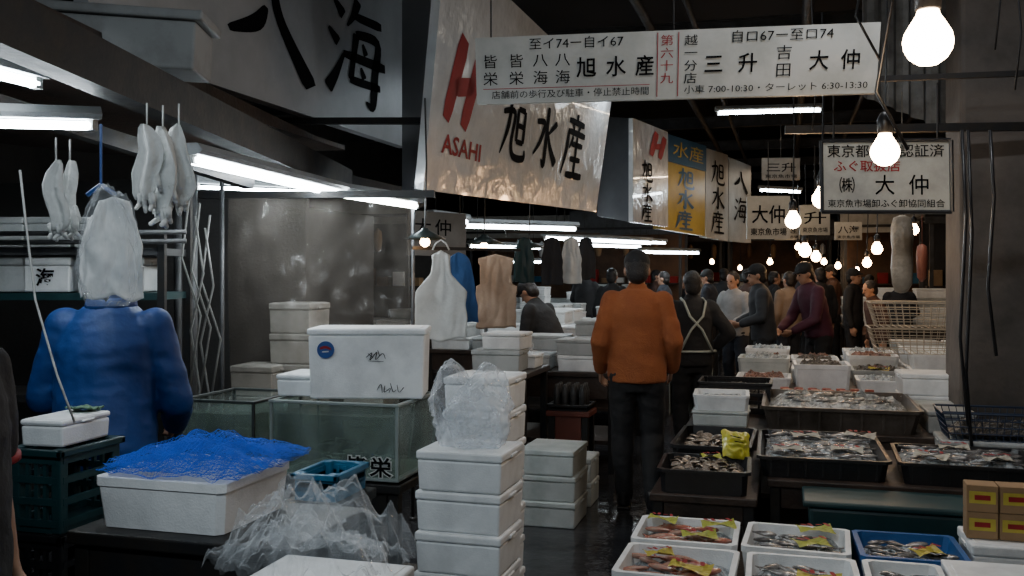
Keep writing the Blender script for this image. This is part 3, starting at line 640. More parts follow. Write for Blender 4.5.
s2=Sign([V((-.21,-.154,.19)),V((-.15,-.154,.19)),V((-.15,-.154,.25)),V((-.21,-.154,.25))],st,.001,off=V((0,0,0)))
s2.brush([([[(.1,.6,.14),(.5,.7,.16),(.9,.55,.12)]],0,0,1,1)],inkr,'red_band');s2.brush([([[(.25,.35,.08),(.75,.38,.08)]],0,0,1,1)],inkw,'white_band')
s=Sign([V((-.24,-.153,0)),V((.24,-.153,0)),V((.24,-.153,.3)),V((-.24,-.153,.3))],R,.001,off=V((0,0,0)))
s.brush([([[(.0,.4,.03),(.3,.75,.04),(.2,.2,.03),(.55,.8,.04),(.5,.25,.03),(.85,.7,.04),(1,.3,.02)],[(.1,.15,.03),(.9,.1,.03)],[(.1,.7,.03),(.35,.4,.04)],[(.6,.95,.03),(.7,.5,.03)]],.5,.54,.68,.74)],ink,'black_script')
s.brush([([[(.0,.3,.02),(.15,.8,.03),(.2,.1,.02)],[(.3,.7,.02),(.28,.15,.03),(.5,.5,.02),(.45,.1,.02)],[(.5,.9,.02),(.6,.2,.03),(.72,.35,.02)],[(.75,.75,.02),(.82,.15,.02),(1,.55,.03)]],.6,.08,.85,.26)],ink,'black_script')
styro(x-.24,y+.0,zt+.003,.2,.26,.1,True,foam,.06)
p0=P(228,198,5.5);p1=P(410,198,5.5);b=B();L=(p1-p0).length
b.grid(90,60,lambda u,v:V(((u-.5)*L,.05*noise.noise(V((u*2.5,v*2,2)))+.02*noise.noise(V((u*6,v*4,5)))+.012*rdg(V((u*9,v*5,8)))+.008*rdg(V((u*5+v*6,v*9-u*4,3))),-v*1.45)))
single('plastic_curtain','large wrinkled clear plastic sheet hanging from the stall beam','curtain',b.mesh('curtain',curt,True),(p0+p1)/2,YAW)
beam(p0+V((-.2,0,.02)),p1+V((.15,0,.02)),.04,.04,'thin rail holding the plastic sheet')
# dim goods standing behind the sheet
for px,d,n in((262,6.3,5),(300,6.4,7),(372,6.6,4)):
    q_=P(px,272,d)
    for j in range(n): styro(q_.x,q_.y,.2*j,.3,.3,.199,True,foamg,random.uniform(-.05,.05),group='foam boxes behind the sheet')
def post(px,d,z0,z1,r,label='grey vertical steel pipe',mat=greym):
    p=P(px,272,d);b=B();b.cyl((0,0,z0),(0,0,z1),r,seg=12);b.cyl((0,0,z0),(0,0,z0+.02),r*2,seg=12);single('steel_post',label,'pipe',b.mesh('post',mat,True),(p.x,p.y,0),group='stall posts')
post(178,5.3,0,2.2,.022);post(222,5.2,0,2.2,.012);post(192,5.35,0,2.2,.03);post(413,6.2,0,2.15,.012)
hosem=M('hose',(.17,.17,.16),.4)
for i in range(5):
    p=P(190+i*5,210+i*6,5.0);b=B();b.tube([(0,0,0),(.05,0,-.3),(-.04,.02,-.6),(.03,0,-.9),(-.03,0,-1.15)] if i%2 else [(0,0,.1),(-.05,0,-.25),(.05,.02,-.55),(-.02,0,-1)],.006,6)
    m_=b.mesh('hose',hosem,True);single('water_hose','thin pale water hose hanging on the stall post','hose',m_,p,group='water hoses')
b=B();p=P(20,170,2.6);b.tube([(0,0,0),(.02,0,-.15),(.05,0,-.35),(.12,0,-.55),(.16,.02,-.68)],.003,6)
single('hanging_cable','thin white cord hanging in front of the worker','cable',b.mesh('c',rubw,True),p)
b=bx((0,0,1.15),(3.2,.05,2.3));single('stall_partition','dark grimy partition wall behind the stall','wall panel',b.mesh('part',wallm),(-4.9,6.2,0))
b=bx((0,0,1.1),(.06,2.6,2.2));single('stall_partition','dark grimy partition wall behind the stall','wall panel',b.mesh('part',wallm),(-4.3,8.2,0))
c=P(62,272,4.9);R=root('shelf_rack','dark steel rack with teal shelf edges and boxes','shelf',(c.x,c.y,0),YAW)
for z,m in((.5,dark),(1.0,dark),(1.5,teal),(1.72,greym)): ob('shelf',bx((0,0,z-.02),(1.15,.4,.035)).mesh('sh',m),parent=R)
for sx in(-1,1):
    for sy in(-1,1): ob('post',bx((sx*.58,sy*.19,1.1),(.035,.035,2.2)).mesh('p',dark),parent=R)
for i,(px,w_,m) in enumerate(((20,.2,foamg),(58,.24,foam),(110,.2,foamg),(138,.16,foamg))):
    q=P(px,272,4.85);r_=styro(q.x,q.y,1.502,w_,.26,.17,True,m,YAW)
    if i==1:
        s=Sign([V((-.12,-.134,0)),V((.12,-.134,0)),V((.12,-.134,.17)),V((-.12,-.134,.17))],r_,.001,off=V((0,0,0)));s.text([('海',.3,.15,.7,.7)],ink,.02)
for i,px in enumerate((15,60,105)):
    q=P(px,272,4.85);styro(q.x,q.y,1.722,.22,.26,.15,True,foamg,YAW)
for py in(234,243):
    a=P(-40,py,4.6);e=P(186,py-2,4.6);b=B();b.cyl((0,0,0),e-a,.012);single('water_pipe','grey horizontal water pipe above the shelf','pipe',b.mesh('wp',greym,True),a,group='water pipes')
b=B();b.box((0,0,0),(.72,.3,.2),bev=.01);b.box((.01,0,.125),(.76,.34,.04),bev=.01)
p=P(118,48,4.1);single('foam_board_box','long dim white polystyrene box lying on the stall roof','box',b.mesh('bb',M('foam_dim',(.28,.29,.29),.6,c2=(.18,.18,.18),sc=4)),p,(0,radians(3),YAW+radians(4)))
def glove(p,L,label,rot=0,seed=0):
    b=B();s=L/.3
    def rg(z,r,r2):
        return [V((cos(a)*r*s*(1+.3*noise.noise(V((cos(a)*1.5,z*14,seed))))+.014*s*sin(z*25+seed),sin(a)*r2*s*(1+.9*sin(a*4+z*18+seed)*.5)+.01*s*sin(cos(a)*5+seed),z*s)) for a in [2*pi*i/28 for i in range(28)]]
    prof=((0,.008,.006),(-.015,.022,.008),(-.05,.038,.011),(-.09,.043,.01),(-.13,.041,.012),(-.17,.044,.009),(-.21,.043,.009),(-.24,.04,.009),(-.262,.032,.008))
    b.loft([rg(*q) for q in prof])
    for k,(x,l) in enumerate(((-.024,.03),(-.008,.038),(.009,.034),(.022,.024))): 
        x2=x*1.02+.008*sin(k*2+seed);b.caps((x*s,0,-.245*s),((x+x2)/2*s,.006*s,(-.262-l*.5)*s),.01*s,.0085*s,8);b.caps(((x+x2)/2*s,.006*s,(-.262-l*.5)*s),(x2*s,.016*s*(k%2*2-1),(-.262-l)*s),.0085*s,.007*s,8)
    b.caps((.034*s,0,-.18*s),(.04*s,.014*s,-.225*s),.0095*s,.0075*s,8)
    b.cyl((0,0,0),(0,0,.07),.003,seg=6)
    return single('rubber_glove',label,'glove',b.mesh('glove',rubw,True),p,rot,'hanging gloves')
gl='limp white rubber glove hung up to dry'
glove(P(56,160,3.0),.25,gl,.2,1);glove(P(70,161,3.08),.25,gl,-.3,2)
glove(P(147,124,3.2),.29,gl,.3,4);glove(P(163,126,3.25),.34,gl,-.2,5);glove(P(179,124,3.32),.31,gl,.5,6)
def cloth(name,label,cat,w,h,loc,rot,mat,top=.5,fold=1.6,seed=0,amp=.02,shape=None,n=30,rough=.008):
    b=B()
    def f(u,v):
        wd=w*(top+(1-top)*min(1,v*2.2)) if shape is None else w*shape(v)
        x=(u-.5)*wd
        return V((x+.008*noise.noise(V((v*6,seed,u*2))),amp*(sin(u*fold*2*pi+seed+v)*(.3+v))+rough*noise.noise(V((u*3,v*2.5,seed)))+.006*rdg(V((u*4+v,v*3-u,seed))),-v*h+.03*noise.noise(V((u*3,seed,0)))*v-.1*w*abs(u-.5)*2*(1-v)))
    b.grid(n,n,f);me=b.mesh(name,mat,True)
    o=single(name,label,cat,me,loc,rot);m=o.modifiers.new('s','SOLIDIFY');m.thickness=.004;return o
cloth('hanging_apron','white rubber apron in a clear bag hung on the beam','apron',.17,.32,P(114,196,3.0),YAW+.2,cloth_w,top=.5,seed=2,amp=.006,rough=.03,fold=.8)
cloth('hanging_apron','second white rubber apron hung on the beam','apron',.12,.27,P(94,214,3.08),YAW-.3,cloth_w,top=.5,seed=5,amp=.006,rough=.03,fold=.8)
pb=P(107,306,2.95);bag(pb.x,pb.y,pb.z,.23,.1,.38,8,clear,'clear plastic bag hanging around the apron',amp=.25,cr=.12,base=1,top=.75)
b=B();b.cyl((0,0,0),(0,0,.2),.004,seg=6);b.tube([(-.05,0,-.02),(0,0,.01),(.05,0,-.02)],.008,6);single('hanger_hook','blue wire hook holding the hanging bag','hook',b.mesh('hk',inkb),P(101,188,3.0))
ap=lambda v:(.36+.1*v if v<.22 else (.38+.62*min(1,(v-.22)*5)))
cloth('hanging_apron','flat white apron hanging from the stall rail','apron',.31,.54,P(441,250,5.75),YAW+.15,cloth_w,shape=ap,seed=1,amp=.003,fold=.7)
b=B();b.tube([(-.05,-.01,0),(-.03,-.01,.04),(0,-.01,.06),(.03,-.01,.04),(.05,-.01,0)],.005,6)
single('apron_tie','thin white tie loop of the hanging apron','strap',b.mesh('tie',cloth_w,True),P(441,250,5.75),YAW)
cloth('hanging_jacket','bright blue work jacket hanging behind the apron','jacket',.26,.44,P(459,252,5.95),YAW+.3,cloth_b,shape=lambda v:.4+.6*v**.5,seed=4,amp=.008)
cloth('hanging_vest','flat tan work vest hanging from the stall rail','vest',.28,.48,P(496,254,6.2),YAW,cloth_t,shape=lambda v:.8 if v<.1 else (.74 if v<.38 else .94),seed=6,amp=.003,fold=.8)
for px0,d,m,l in((552,8,cloth_d,'dark coat hanging among the stalls'),(571,8.2,cloth_w,'white towel hanging among the stalls'),(524,8.4,teal,'green cloth hanging among the stalls'),(586,9,cloth_d,'dark cloth hanging among the stalls')):
    cloth('hanging_cloth',l,'cloth',.18,.4,P(px0,237,d),YAW,m,seed=px0,top=.6,amp=.008)
beam(P(412,248,6.0),P(520,250,6.4),.02,.02,'thin rail for hanging aprons',name='hanging_rail')
beam(P(505,232,8.2),P(600,234,8.6),.02,.02,'thin rail for hanging cloths',name='hanging_rail')
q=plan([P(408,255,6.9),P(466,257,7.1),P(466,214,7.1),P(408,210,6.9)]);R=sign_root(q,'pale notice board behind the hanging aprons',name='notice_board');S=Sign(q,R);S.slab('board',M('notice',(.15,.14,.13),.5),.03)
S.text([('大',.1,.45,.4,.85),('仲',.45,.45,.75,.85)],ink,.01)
for u in(.1,.9):
    b=B();b.cyl(S.pt(u,1,-.01),S.pt(u,1,-.01)+V((0,0,.25)),.005,seg=6);ob('hanger',b.mesh('h',dark),parent=R)
# net box
x,y,z,w=at(80,232,481,2.8,.4);styro(x,y,z-.15,w,.4,.15,False,foam,.0,'long white polystyrene box full of blue netting')
b=B()
def netf(k):
    def f(u,v):
        X_=(u-.5)*.47;Y_=(v-.5)*.42;a=V((X_*6+k*5,Y_*6,k*2.3));ins=min(1,max(0,(.22-abs(X_))*8),max(0,(.195-abs(Y_))*8))
        z_=.012+ins*(.01+.04*max(0,rdg(a))+.03*noise.noise(a*2.3)+.03*u)+.012*rdg(a*3)
        return V((X_+.035*noise.noise(a*1.4)+.01,Y_+.035*noise.noise(a*1.4+V((5,5,5))),z_+.008*k))
    return f
for k in range(4): b.grid(44,40,netf(k))
o=single('fishing_net','heap of bright blue netting draped over a foam box','net',b.mesh('net',netb),(x+.02,y+.02,z-.004),kind='stuff')
m=o.modifiers.new('w','WIREFRAME');m.thickness=.0015;m.use_even_offset=False
table(x-w/2-.05,x+w/2+.24,y-.25,y+.25,z-.152,'dark work bench under the net box',dark,name='work_bench')
x3,y3,z3,w3=at(14,64,420,3.0,.24)
for i in range(4):
    h=(z3-.085)/4;crate(x3,y3,i*h,w3+.04,.28,h-.002,teal if i==3 else black,['black plastic crate in a stack','teal plastic crate holding a foam box'][i==3])
styro(x3,y3,z3-.085,w3,.24,.085,True,foam,.05)
cloth('green_cloth','dull green cloth lying on a foam box','cloth',.1,.09,(x3+.01,y3+.03,z3+.012),(radians(82),0,.2),M('green_cloth',(.12,.22,.14),.8),top=.9,seed=3,amp=.003,rough=.01)
x4,y4,z4,w4=at(230,384,586,2.35,.22)
n=5;h4=z4/n
for i in range(n): styro(x4,y4,i*h4,w4,.26,h4-.001,True,foam)
film(x4-.06,y4+.02,z4+.002,.44,.3,.24,11,clear,'crumpled clear plastic bag lying on a foam box')
film(x4-.02,y4-.03,z4+.004,.4,.26,.18,23,clear,'crumpled clear plastic sheet lying on a foam box')
p=P(312,500,3.45);table(p.x-.12,p.x+.12,p.y,p.y+.3,.77,'small dark stool carrying a blue tub',dark,name='stool');crate(p.x,p.y+.15,.77,.17,.26,.1,tealb,'small blue plastic tub on a stool')
# ---------------------------------------------------------------- LEFT middle
column(519,576,450,6.0,.15,.42,foamt)
column(562,592,458,6.55,.15,.3,foamt)
x,y,z,w=at(545,590,405,7.15,.28)
table(x-w/2,x+w/2,y-.14,y+.14,.56,'red-brown crate stand under the black crate',brownp,solid=True,name='crate_stand')
crate(x,y,.562,w-.03,.26,z-.56,black,'black plastic crate full of capped bottles')
b=B();b.lathe([(.02,0),(.026,.01),(.026,.12),(.014,.15),(.014,.17),(.0,.171)],seg=10);btl=b.mesh('bottle',greym,True)
for i in range(4):
    for j in range(3): single('bottle','dark bottle with pale cap in a crate','bottle',btl,(x-w/2+.07+i*(w-.14)/3,y-.07+.07*j,.585),group='bottles in the crate')
table(-2.25,-1.77,6.55,7.25,.88,'dark wooden counter with closed front',darkw,solid=True)
for (xx,yy,zz,ww,ll,hh,m) in((-2.02,6.74,.88,.36,.34,.16,foamg),(-2.0,7.05,.88,.4,.26,.1,foam),(-1.97,6.75,1.042,.3,.3,.12,foam)):
    styro(xx,yy,zz,ww,ll,hh,True,m,random.uniform(-.06,.06))
bag(-1.94,7.03,.985,.18,.16,.12,15,milky,'small milky plastic bag on a box',sub=4)
table(-2.3,-1.3,7.5,8.35,.8,'dark market table with foam boxes')
for i,(xx,yy,n) in enumerate(((-2.05,7.72,1),(-1.6,7.7,2),(-1.55,8.12,3),(-2.0,8.12,2))):
    for j in range(n): styro(xx,yy,.8+.13*j,.38,.34,.129,True,foam if (i+j)%2 else foamg,random.uniform(-.06,.06))
table(-3.6,-1.35,9.3,12.5,.8,'long dark market table with foam boxes')
for yi in range(6):
    for xi in range(5):
        n=random.choice((1,1,2,3)) if xi else 2
        for j in range(n): styro(-3.35+xi*.45,9.55+yi*.5,.8+.13*j,.42,.42,.129,True,random.choice((foam,foamg,foamg)),random.uniform(-.04,.04))
for i,(xx,yy) in enumerate(((-6.2,9.2),(-5.4,12),(-4.2,15),(-3.6,18),(1.8,15),(2.6,18),(.6,22),(-1.6,22))):
    table(xx-1,xx+1,yy,yy+1,.8,'distant dark stall table')
    for k in range(8):
        for j in range(random.choice((1,2,3,4))): styro(xx-.78+(k%4)*.5,yy+.26+(k//4)*.46,.8+.14*j,.44,.4,.139,True,random.choice((foam,foamg)),random.uniform(-.04,.04),group='distant foam boxes')
def stall(x,y,w,mat,seed):
    random.seed(seed);R=root('market_stall','distant stall frame with roof board, back panel and shelf of goods','stall',(x,y,0),group='distant stalls')
    for sx in(-1,1):
        for yy in(0,1.2):
            ob('post',bx((sx*w/2,yy,1.25),(.06,.06,2.5)).mesh('p',greym),parent=R)
    ob('roof_board',bx((0,-.05,2.62),(w+.2,.05,.5)).mesh('r',random.choice((dimc,signg,greym))),parent=R)
    ob('back_panel',bx((0,1.2,1.3),(w,.04,2.3)).mesh('b',mat),parent=R)
    ob('roof',bx((0,.6,2.5),(w+.2,1.4,.05)).mesh('rf',dark),parent=R)
    sh=ob('shelf',bx((0,1.02,1.35),(w-.1,.28,.03)).mesh('s',darkw),parent=R)
    for k in range(int(w/.3)):
        h=random.uniform(.1,.3);ob('packed_goods',bx((-w/2+.2+k*.29,1.02,1.365+h/2),(.2,.2,h),.01).mesh('g',random.choice((warmp,foamg,foam,inkr,card,tealb))),parent=sh)
        if k%2: 
            b=B();b.lathe([(.01,2.3),(.06,2.25),(.07,2.1),(.05,1.95),(.01,1.93)],(-w/2+.2+k*.29,.1,0),10);ob('hanging_goods',b.mesh('hg',random.choice((foam,card,warmp)),True),parent=R)
for i,(x,y,w_,m) in enumerate(((3.3,11.6,2.0,warmp),(3.3,16.5,2.2,wallm),(2.2,20,2.2,warmp),(-.2,24.5,2.4,warmp),(2.6,24.5,2.4,warmp),(-2.8,24.5,2.4,wallm),(-3.2,19.8,2.2,warmp),(-6.9,14.2,2.2,wallm),(-5.8,21,2.4,warmp))): stall(x,y,w_,m,100+i)
random.seed(5)
# ---------------------------------------------------------------- PEOPLE
def remesh(b,name,mat,vox,smooth=2,wr=0,ws=8,seed=0):
    me=bpy.data.meshes.new('tmp');bmesh.ops.recalc_face_normals(b.bm,faces=b.bm.faces);b.bm.to_mesh(me);b.bm.free()
    o=bpy.data.objects.new('tmp',me);COL.objects.link(o)
    m=o.modifiers.new('r','REMESH');m.mode='VOXEL';m.voxel_size=vox
    bpy.context.view_layer.update();dg=bpy.context.evaluated_depsgraph_get()
    r=bpy.data.meshes.new_from_object(o.evaluated_get(dg));bpy.data.objects.remove(o);bpy.data.meshes.remove(me)
    bm=bmesh.new();bm.from_mesh(r)
    for _ in range(smooth): bmesh.ops.smooth_vert(bm,verts=bm.verts,factor=.5,use_axis_x=True,use_axis_y=True,use_axis_z=True)
    if wr:
        bm.normal_update()
        for v in bm.verts:
            c=v.co;w1=V((c.x*ws*.6+c.z*2+seed,c.y*ws*.6,c.z*ws*1.1));k=1-2.5*abs(noise.noise(w1))+.5*(1-2.5*abs(noise.noise(w1*2.1)))+.2*noise.noise(V((c.x*ws*2,c.y*ws*2+seed,c.z*ws*3)))
            v.co=c+v.normal*(wr*k*.7)
    bm.to_mesh(r);bm.free();r.materials.clear();r.materials.append(mat);r.name=name
    r.polygons.foreach_set('use_smooth',[True]*len(r.polygons));return r
def person(px,d,H,rot,label,top,bot,pose=None,lean=0,sleeve='long',vox=.012,cap=None,hair=hairm,longhair=False,hyaw=0,hpitch=0,apron=None,build=1,boots=black,zf=0,wr=.007,pos=None,trim=None,smooth=4,ws=7,collar=False):
    p=pos or P(px,272,d);s=H/1.72
    R=root('person',label,'person',(p.x,p.y,zf),rot);R.scale=(s,s,s)
    J=dict(LS=(-.165,0,1.395),LE=(-.235,-.02,1.13),LW=(-.25,.05,.885),RS=(.165,0,1.395),RE=(.235,-.02,1.13),RW=(.25,.05,.885),
      LH=(-.09,0,.9),LK=(-.1,.03,.5),LA=(-.1,-.01,.09),RH=(.09,0,.9),RK=(.1,.03,.5),RA=(.1,-.01,.09));J.update(pose or {})
    def up(q):
        q=V(q)
        if q.z>.95: 
            t=q.z-.95;q=V((q.x,q.y+sin(lean)*t,.95+cos(lean)*t))
        return q
    J={k:(V(v) if k[1] in 'HKA' or (k[1] in 'EW' and pose and k in pose) else up(v)) for k,v in J.items()}
    def torso(b,inf,z0=.86):
        R_=[(.86,.155,.11),(.95,.165,.115),(1.06,.145,.1),(1.2,.155,.11),(1.32,.168,.115),(1.385,.15,.1),(1.43,.11,.078),(1.47,.07,.06)]
        if inf: R_=[(.86,.165,.12),(.95,.168,.12),(1.06,.164,.118),(1.2,.164,.118),(1.32,.166,.117),(1.385,.148,.102),(1.435,.108,.08),(1.475,.07,.062)]
        rs=[]
        for z,rx,ry in R_:
            if z<z0: continue
            rs.append([up(V((cos(a)*(rx*build+inf),sin(a)*(ry*build+inf)*(.95),z))) for a in [2*pi*i/20 for i in range(20)]])
        b.loft(rs)
    def legs(b,inf):
        for sd in'LR':
            h,k,a=J[sd+'H'],J[sd+'K'],J[sd+'A'];m=k.lerp(a,.3)
            b.caps(h,k,.085+inf,.056+inf);b.caps(k,m+V((0,-.012,0)),.056+inf,.054+inf);b.caps(m+V((0,-.012,0)),a,.054+inf,.036+inf)
    def arms(b,inf,frac=1):
        for sd in'LR':
            S_,E,W=J[sd+'S'],J[sd+'E'],J[sd+'W']
            if frac<1: b.caps(S_,S_.lerp(E,frac*1.6),.052+inf,.045+inf)
            else: b.caps(S_,E,.048+inf,.038+inf);b.caps(E,E.lerp(W,.94),.038+inf,.027+inf*.9)
    b=B();torso(b,0)
    nk=up(V((0,0,1.42)));hd=up(V((0,.01,1.53)));b.caps(nk,hd,.058,.054)
    HM=Matrix.Translation(hd)@Euler((-hpitch-lean*.4,0,hyaw)).to_matrix().to_4x4();HR=HM.to_3x3().to_4x4()
    def hp(x,y,z): return HM@V((x,y,z))
    b.sph(hp(0,.0,.095),(.075,.094,.1),mat=HR);b.sph(hp(0,.03,.025),(.056,.062,.066),mat=HR)
    b.caps(hp(0,.088,.085),hp(0,.112,.05),.008,.013,8)
    b.sph(hp(0,.088,.012),(.022,.012,.01),8,6,mat=HR);b.sph(hp(0,.075,-.02),(.02,.016,.016),8,6)
    b.sph(hp(0,.078,.105),(.05,.018,.012),10,6,mat=HR)
    for sx in(-1,1): b.sph(hp(sx*.078,-.003,.065),(.012,.022,.033),8,6,mat=HR)
    legs(b,0);arms(b,0)
    for sd,sg in(('L',-1),('R',1)):
        E,W=J[sd+'E'],J[sd+'W'];dr=(W-E).normalized();ac=V((0,1,0));ac=(ac-dr*ac.dot(dr))
        if ac.length<.3: ac=V((sg*-1,0,0));ac=ac-dr*ac.dot(dr)
        ac.normalize();inw=dr.cross(ac).normalized()
        if inw.x*sg>0: inw=-inw
        for i,(o_,L1,L2) in enumerate(((.032,.04,.035),(.011,.046,.04),(-.011,.043,.037),(-.031,.034,.03))):
            kn=W+dr*.085+ac*o_;b.caps(W+ac*o_*.5,kn,.016,.0125,8)
            k2=kn+dr*L1*.9+inw*L1*.35;b.caps(kn,k2,.0095,.0085,8);b.caps(k2,k2+dr*L2*.6+inw*L2*.75,.0085,.0075,8)
        t0=W+dr*.03+ac*.028;t1=t0+(dr*.7+ac*.6+inw*.3).normalized()*.045;b.caps(t0,t1,.014,.011,8);b.caps(t1,t1+(dr*.9+inw*.4).normalized()*.032,.011,.009,8)
        A=J[sd+'A'];b.caps(A+V((0,-.02,-.04)),A+V((0,.14,-.055)),.035,.028)
    bo=ob('body',remesh(b,'body',skin,vox*.75,1),parent=R)
    for sx in(-1,1):
        b=B();b.sph(hp(sx*.031,.086,.082),(.012,.006,.008),8,6,mat=HR);ob('eye',b.mesh('eye',ink,True),parent=bo)
    b=B();b.sph(hp(0,-.016,.107),(.083,.096,.098),mat=HR);b.sph(hp(0,-.045,.05),(.074,.06,.08),mat=HR)
    if longhair: b.sph(hp(0,-.06,.02),(.08,.06,.14),mat=HR)
    ob('hair',remesh(b,'hair',hair,.012,2,.004,25),parent=R)
    if cap:
        b=B();b.sph(hp(0,-.008,.125),(.089,.104,.088),mat=HR);b.sph(hp(0,.085,.12),(.062,.06,.012),mat=HR)
        ob('cap',remesh(b,'cap',cap,.009,1),parent=R)
    b=B();torso(b,.026)
    if sleeve=='long': arms(b,.024)
    else: arms(b,.02,.45)
    b.caps(nk,nk.lerp(hd,.45),.072,.07)
    tp=ob('jacket' if sleeve=='long' else 'shirt',remesh(b,'top',top,vox,smooth,wr,ws,px),parent=R)
    if collar:
        b=B();n_=(hd-nk).normalized();c0=nk+n_*.03
        b.loft([[c0+V((cos(a)*r,sin(a)*r*.95,0))+n_*z for a in [2*pi*i/24 for i in range(24)]] for r,z in((.1,0),(.092,.05),(.085,.06),(.075,.055),(.08,0))]);ob('collar',b.mesh('collar',top,True),parent=tp)
    if trim:
        for sd in'LR':
            S_,E=J[sd+'S'],J[sd+'E'];q=S_.lerp(E,.74);dd=(E-S_).normalized();b=B();b.cyl(q+dd*.03,q+dd*.045,.068,.067,20);ob('cuff_trim',b.mesh('trim',trim,True),parent=tp)
    b=B();legs(b,.02)
    b.loft([[V((cos(a)*rx,sin(a)*ry,z)) for a in [2*pi*i/18 for i in range(18)]] for z,rx,ry in((.8,.15,.105),(.9,.17,.12),(1.0,.165,.115))])
    ob('trousers',remesh(b,'trousers',bot,vox,3,wr*.8,9,px+3),parent=R)
    for sd in'LR':
        A=J[sd+'A'];b=B();b.caps(A+V((0,-.015,.02)),A+V((0,-.02,-.035)),.05,.046);b.caps(A+V((0,-.02,-.045)),A+V((0,.15,-.055)),.045,.037)
        bt=ob('boot',remesh(b,'boot',boots,.012,1),parent=R)
        b=B();b.box(A+V((0,.06,-.08)),(.085,.27,.02),bev=.006);ob('sole',b.mesh('sole',dark),parent=bt)
    if apron:
        b=B();b.grid(14,24,lambda u,v:V((sin((u-.5)*2.7)*.21,cos((u-.5)*2.7)*.18+.006*sin(u*30),1.0-v*.6)))
        o=ob('apron',b.mesh('apron',apron,True),parent=R);m=o.modifiers.new('s','SOLIDIFY');m.thickness=.006
        b=B()
        for sx in(-1,1):
            b.tube([up(V((sx*.15,-.155,1.0))),up(V((sx*.05,-.165,1.2))),up(V((-sx*.06,-.16,1.32))),up(V((-sx*.1,-.105,1.45))),up(V((-sx*.1,.02,1.48)))],.011,6)
        b.tube([(-.21,.03,1.0),(-.2,-.08,1.0),(-.1,-.155,1.0),(.1,-.155,1.0),(.2,-.08,1.0),(.21,.03,1.0)],.012,6)
        ob('apron_strap',b.mesh('strap',apron,True),parent=o)
    return R
orange=M('orange_fleece',(.32,.095,.03),.9,c2=(.26,.072,.022),sc=6,bump=.35,bs=120)
bluej=M('blue_nylon',(.004,.045,.2),.6,c2=(.003,.032,.15),sc=4,bump=.5,bs=7,dist=.02)
blk=M('black_cloth',(.014,.014,.016),.8,bump=.2);navy=M('navy_cloth',(.015,.019,.03),.8,bump=.2);greyc=M('grey_cloth',(.03,.033,.04),.8)
maroon=M('maroon_cloth',(.07,.012,.03),.75);beige=M('beige_cloth',(.17,.13,.1),.8);whitec=M('white_shirt',(.34,.34,.34),.8);brownc=M('brown_cloth',(.07,.035,.027),.8)
apr=M('apron_pale',(.42,.45,.4),.6)
person(637,6.45,1.73,radians(6),'person in orange-brown fleece and black trousers walking away',orange,blk,vox=.009,cap=blk,hyaw=.1,hpitch=.15,build=1.0,
  pose=dict(LE=(-.24,-.06,1.13),LW=(-.25,.1,.93),RE=(.245,-.05,1.13),RW=(.225,.12,.94),LK=(-.1,.05,.5),LA=(-.09,.06,.09),RK=(.1,.05,.5),RA=(.11,-.16,.12)))
person(104,3.62,1.72,radians(20),'person in bright blue nylon jacket working at the stall',bluej,navy,vox=.0095,lean=.14,hpitch=.45,build=1.0,wr=.0055,smooth=3,ws=9,collar=True,
  pose=dict(LE=(-.25,.07,1.12),LW=(-.17,.3,1.03),RE=(.255,.05,1.1),RW=(.19,.27,.99)))
person(-66,2.15,1.68,radians(-80),'person in black short-sleeved shirt with a bare forearm',blk,navy,vox=.011,sleeve='short',build=1.0,trim=inkr,
  pose=dict(RE=(.2,.05,1.14),RW=(.19,.1,.89),LE=(-.21,.0,1.14),LW=(-.2,.05,.9)),hyaw=.3)
person(692,8.2,1.6,radians(20),'person in black top with pale apron straps facing away',blk,blk,vox=.011,apron=apr,
  pose=dict(RE=(.33,-.06,1.16),RW=(.2,.06,1.0),LE=(-.25,.08,1.14),LW=(-.15,.28,1.08)))
far=[(764,10.6,1.68,100,'person in dark grey jacket looking aside',greyc,blk,blk,.1),(819,10.8,1.72,120,'person in maroon jacket bending over the trays',maroon,blk,blk,.25),
 (789,13,1.6,40,'person in beige coat among the shoppers',beige,navy,None,0),(736,12,1.6,150,'person in dark vest over a white shirt',whitec,navy,None,.1),
 (853,13.5,1.64,250,'person in black coat among the shoppers',blk,blk,blk,0),(880,11.8,1.5,110,'person in brown jacket at the far stall',brownc,blk,None,.2),
 (556,8.9,1.6,70,'person in black bending over boxes',blk,blk,blk,.5),(664,15,1.6,80,'person in dark jacket far down the aisle',navy,blk,None,0)]
roots=[]
for px,d,H,r,lb,t,bt,cp,ln in far:
    pz=dict(LE=(-.25,.06,1.14),LW=(-.16,.27,1.06),RE=(.25,.06,1.14),RW=(.16,.27,1.06)) if r in(100,150,70,120) else None
    if ln>.15 and pz: pz=dict(LE=(-.25,.2,1.08),LW=(-.14,.4,.95),RE=(.25,.2,1.08),RW=(.14,.4,.95))
    roots.append(person(px,d,H,radians(r),lb,t,bt,vox=.017,cap=cp,lean=ln,pose=pz,hpitch=ln))
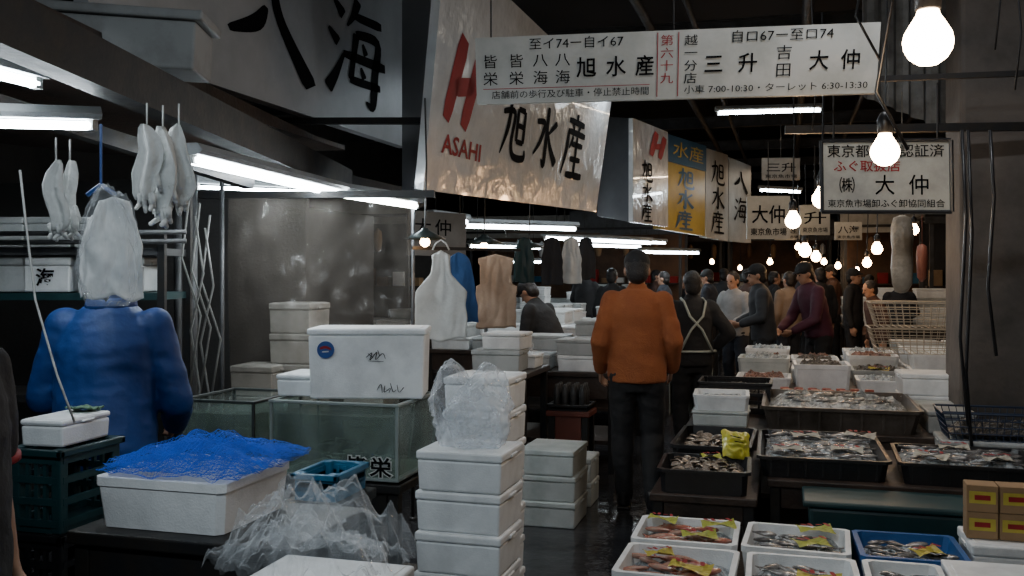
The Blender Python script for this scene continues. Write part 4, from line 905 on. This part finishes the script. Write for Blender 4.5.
def dup(o,parent,top):
    c=o.copy();COL.objects.link(c);c.parent=parent
    if o.name.startswith('jacket'): c.material_slots[0].link='OBJECT';c.material_slots[0].material=top
    for ch in list(o.children): dup(ch,c,top)
    return c
random.seed(11)
for i,(px,d,src) in enumerate(((612,13.6,2),(712,14.5,0),(724,17,4),(748,14.4,4),(757,18,3),(774,15.5,2),(803,15.0,4),(812,18.5,5),(836,16.6,0),(820,14.3,2),(866,16.7,3),(900,13.4,0),(690,18.5,2),(656,18,4),(585,16.5,3))):
    nm,mt=[('black',blk),('navy',navy),('grey',greyc),('brown',brownc),('black',blk)][i%5]
    c=dup(roots[src],None,mt);p=P(px,272,d);c.location=(p.x,p.y,0);c.rotation_euler=(0,0,random.uniform(-1.6,1.6));s=random.uniform(.9,1.0);c.scale=(s,s,s)
    c['label']='shopper in %s jacket standing far down the aisle'%nm
# ---------------------------------------------------------------- world, lights & camera
w=bpy.data.worlds.new('w');bpy.context.scene.world=w;w.use_nodes=True
w.node_tree.nodes['Background'].inputs[0].default_value=(.45,.6,.8,1);w.node_tree.nodes['Background'].inputs[1].default_value=.012
def area(loc,size,power,col,rot=(0,0,0)):
    l=bpy.data.lights.new('a','AREA');l.shape='RECTANGLE';l.size=size[0];l.size_y=size[1];l.energy=power;l.color=col
    o=bpy.data.objects.new('fill_light',l);o.location=loc;o.rotation_euler=rot;COL.objects.link(o);return o
area((.6,4.6,4.0),(1.2,.1),32,(.93,.96,1));area((.8,8.6,3.4),(1.2,.1),22,(1,.88,.72));area((-1.9,9,3.4),(1.2,.1),22,(.8,.92,1));area((.3,13,3.4),(1.5,.1),26,(1,.8,.58));area((.3,18,3.4),(1.5,.1),30,(1,.76,.52))  # bare area lights filling the aisle from above, with no lamp body
area((-1.0,.6,2.9),(1.4,.12),34,(.82,.93,1),(radians(38),0,0))  # unseen front fill, added to brighten the box fronts on the left
cam=bpy.data.cameras.new('camera');cam.lens=F/1024*36;cam.sensor_width=36;cam.shift_y=-16/1024
o=bpy.data.objects.new('camera',cam);o.location=(0,0,CH);o.rotation_euler=(pi/2,0,YAW);COL.objects.link(o);bpy.context.scene.camera=o
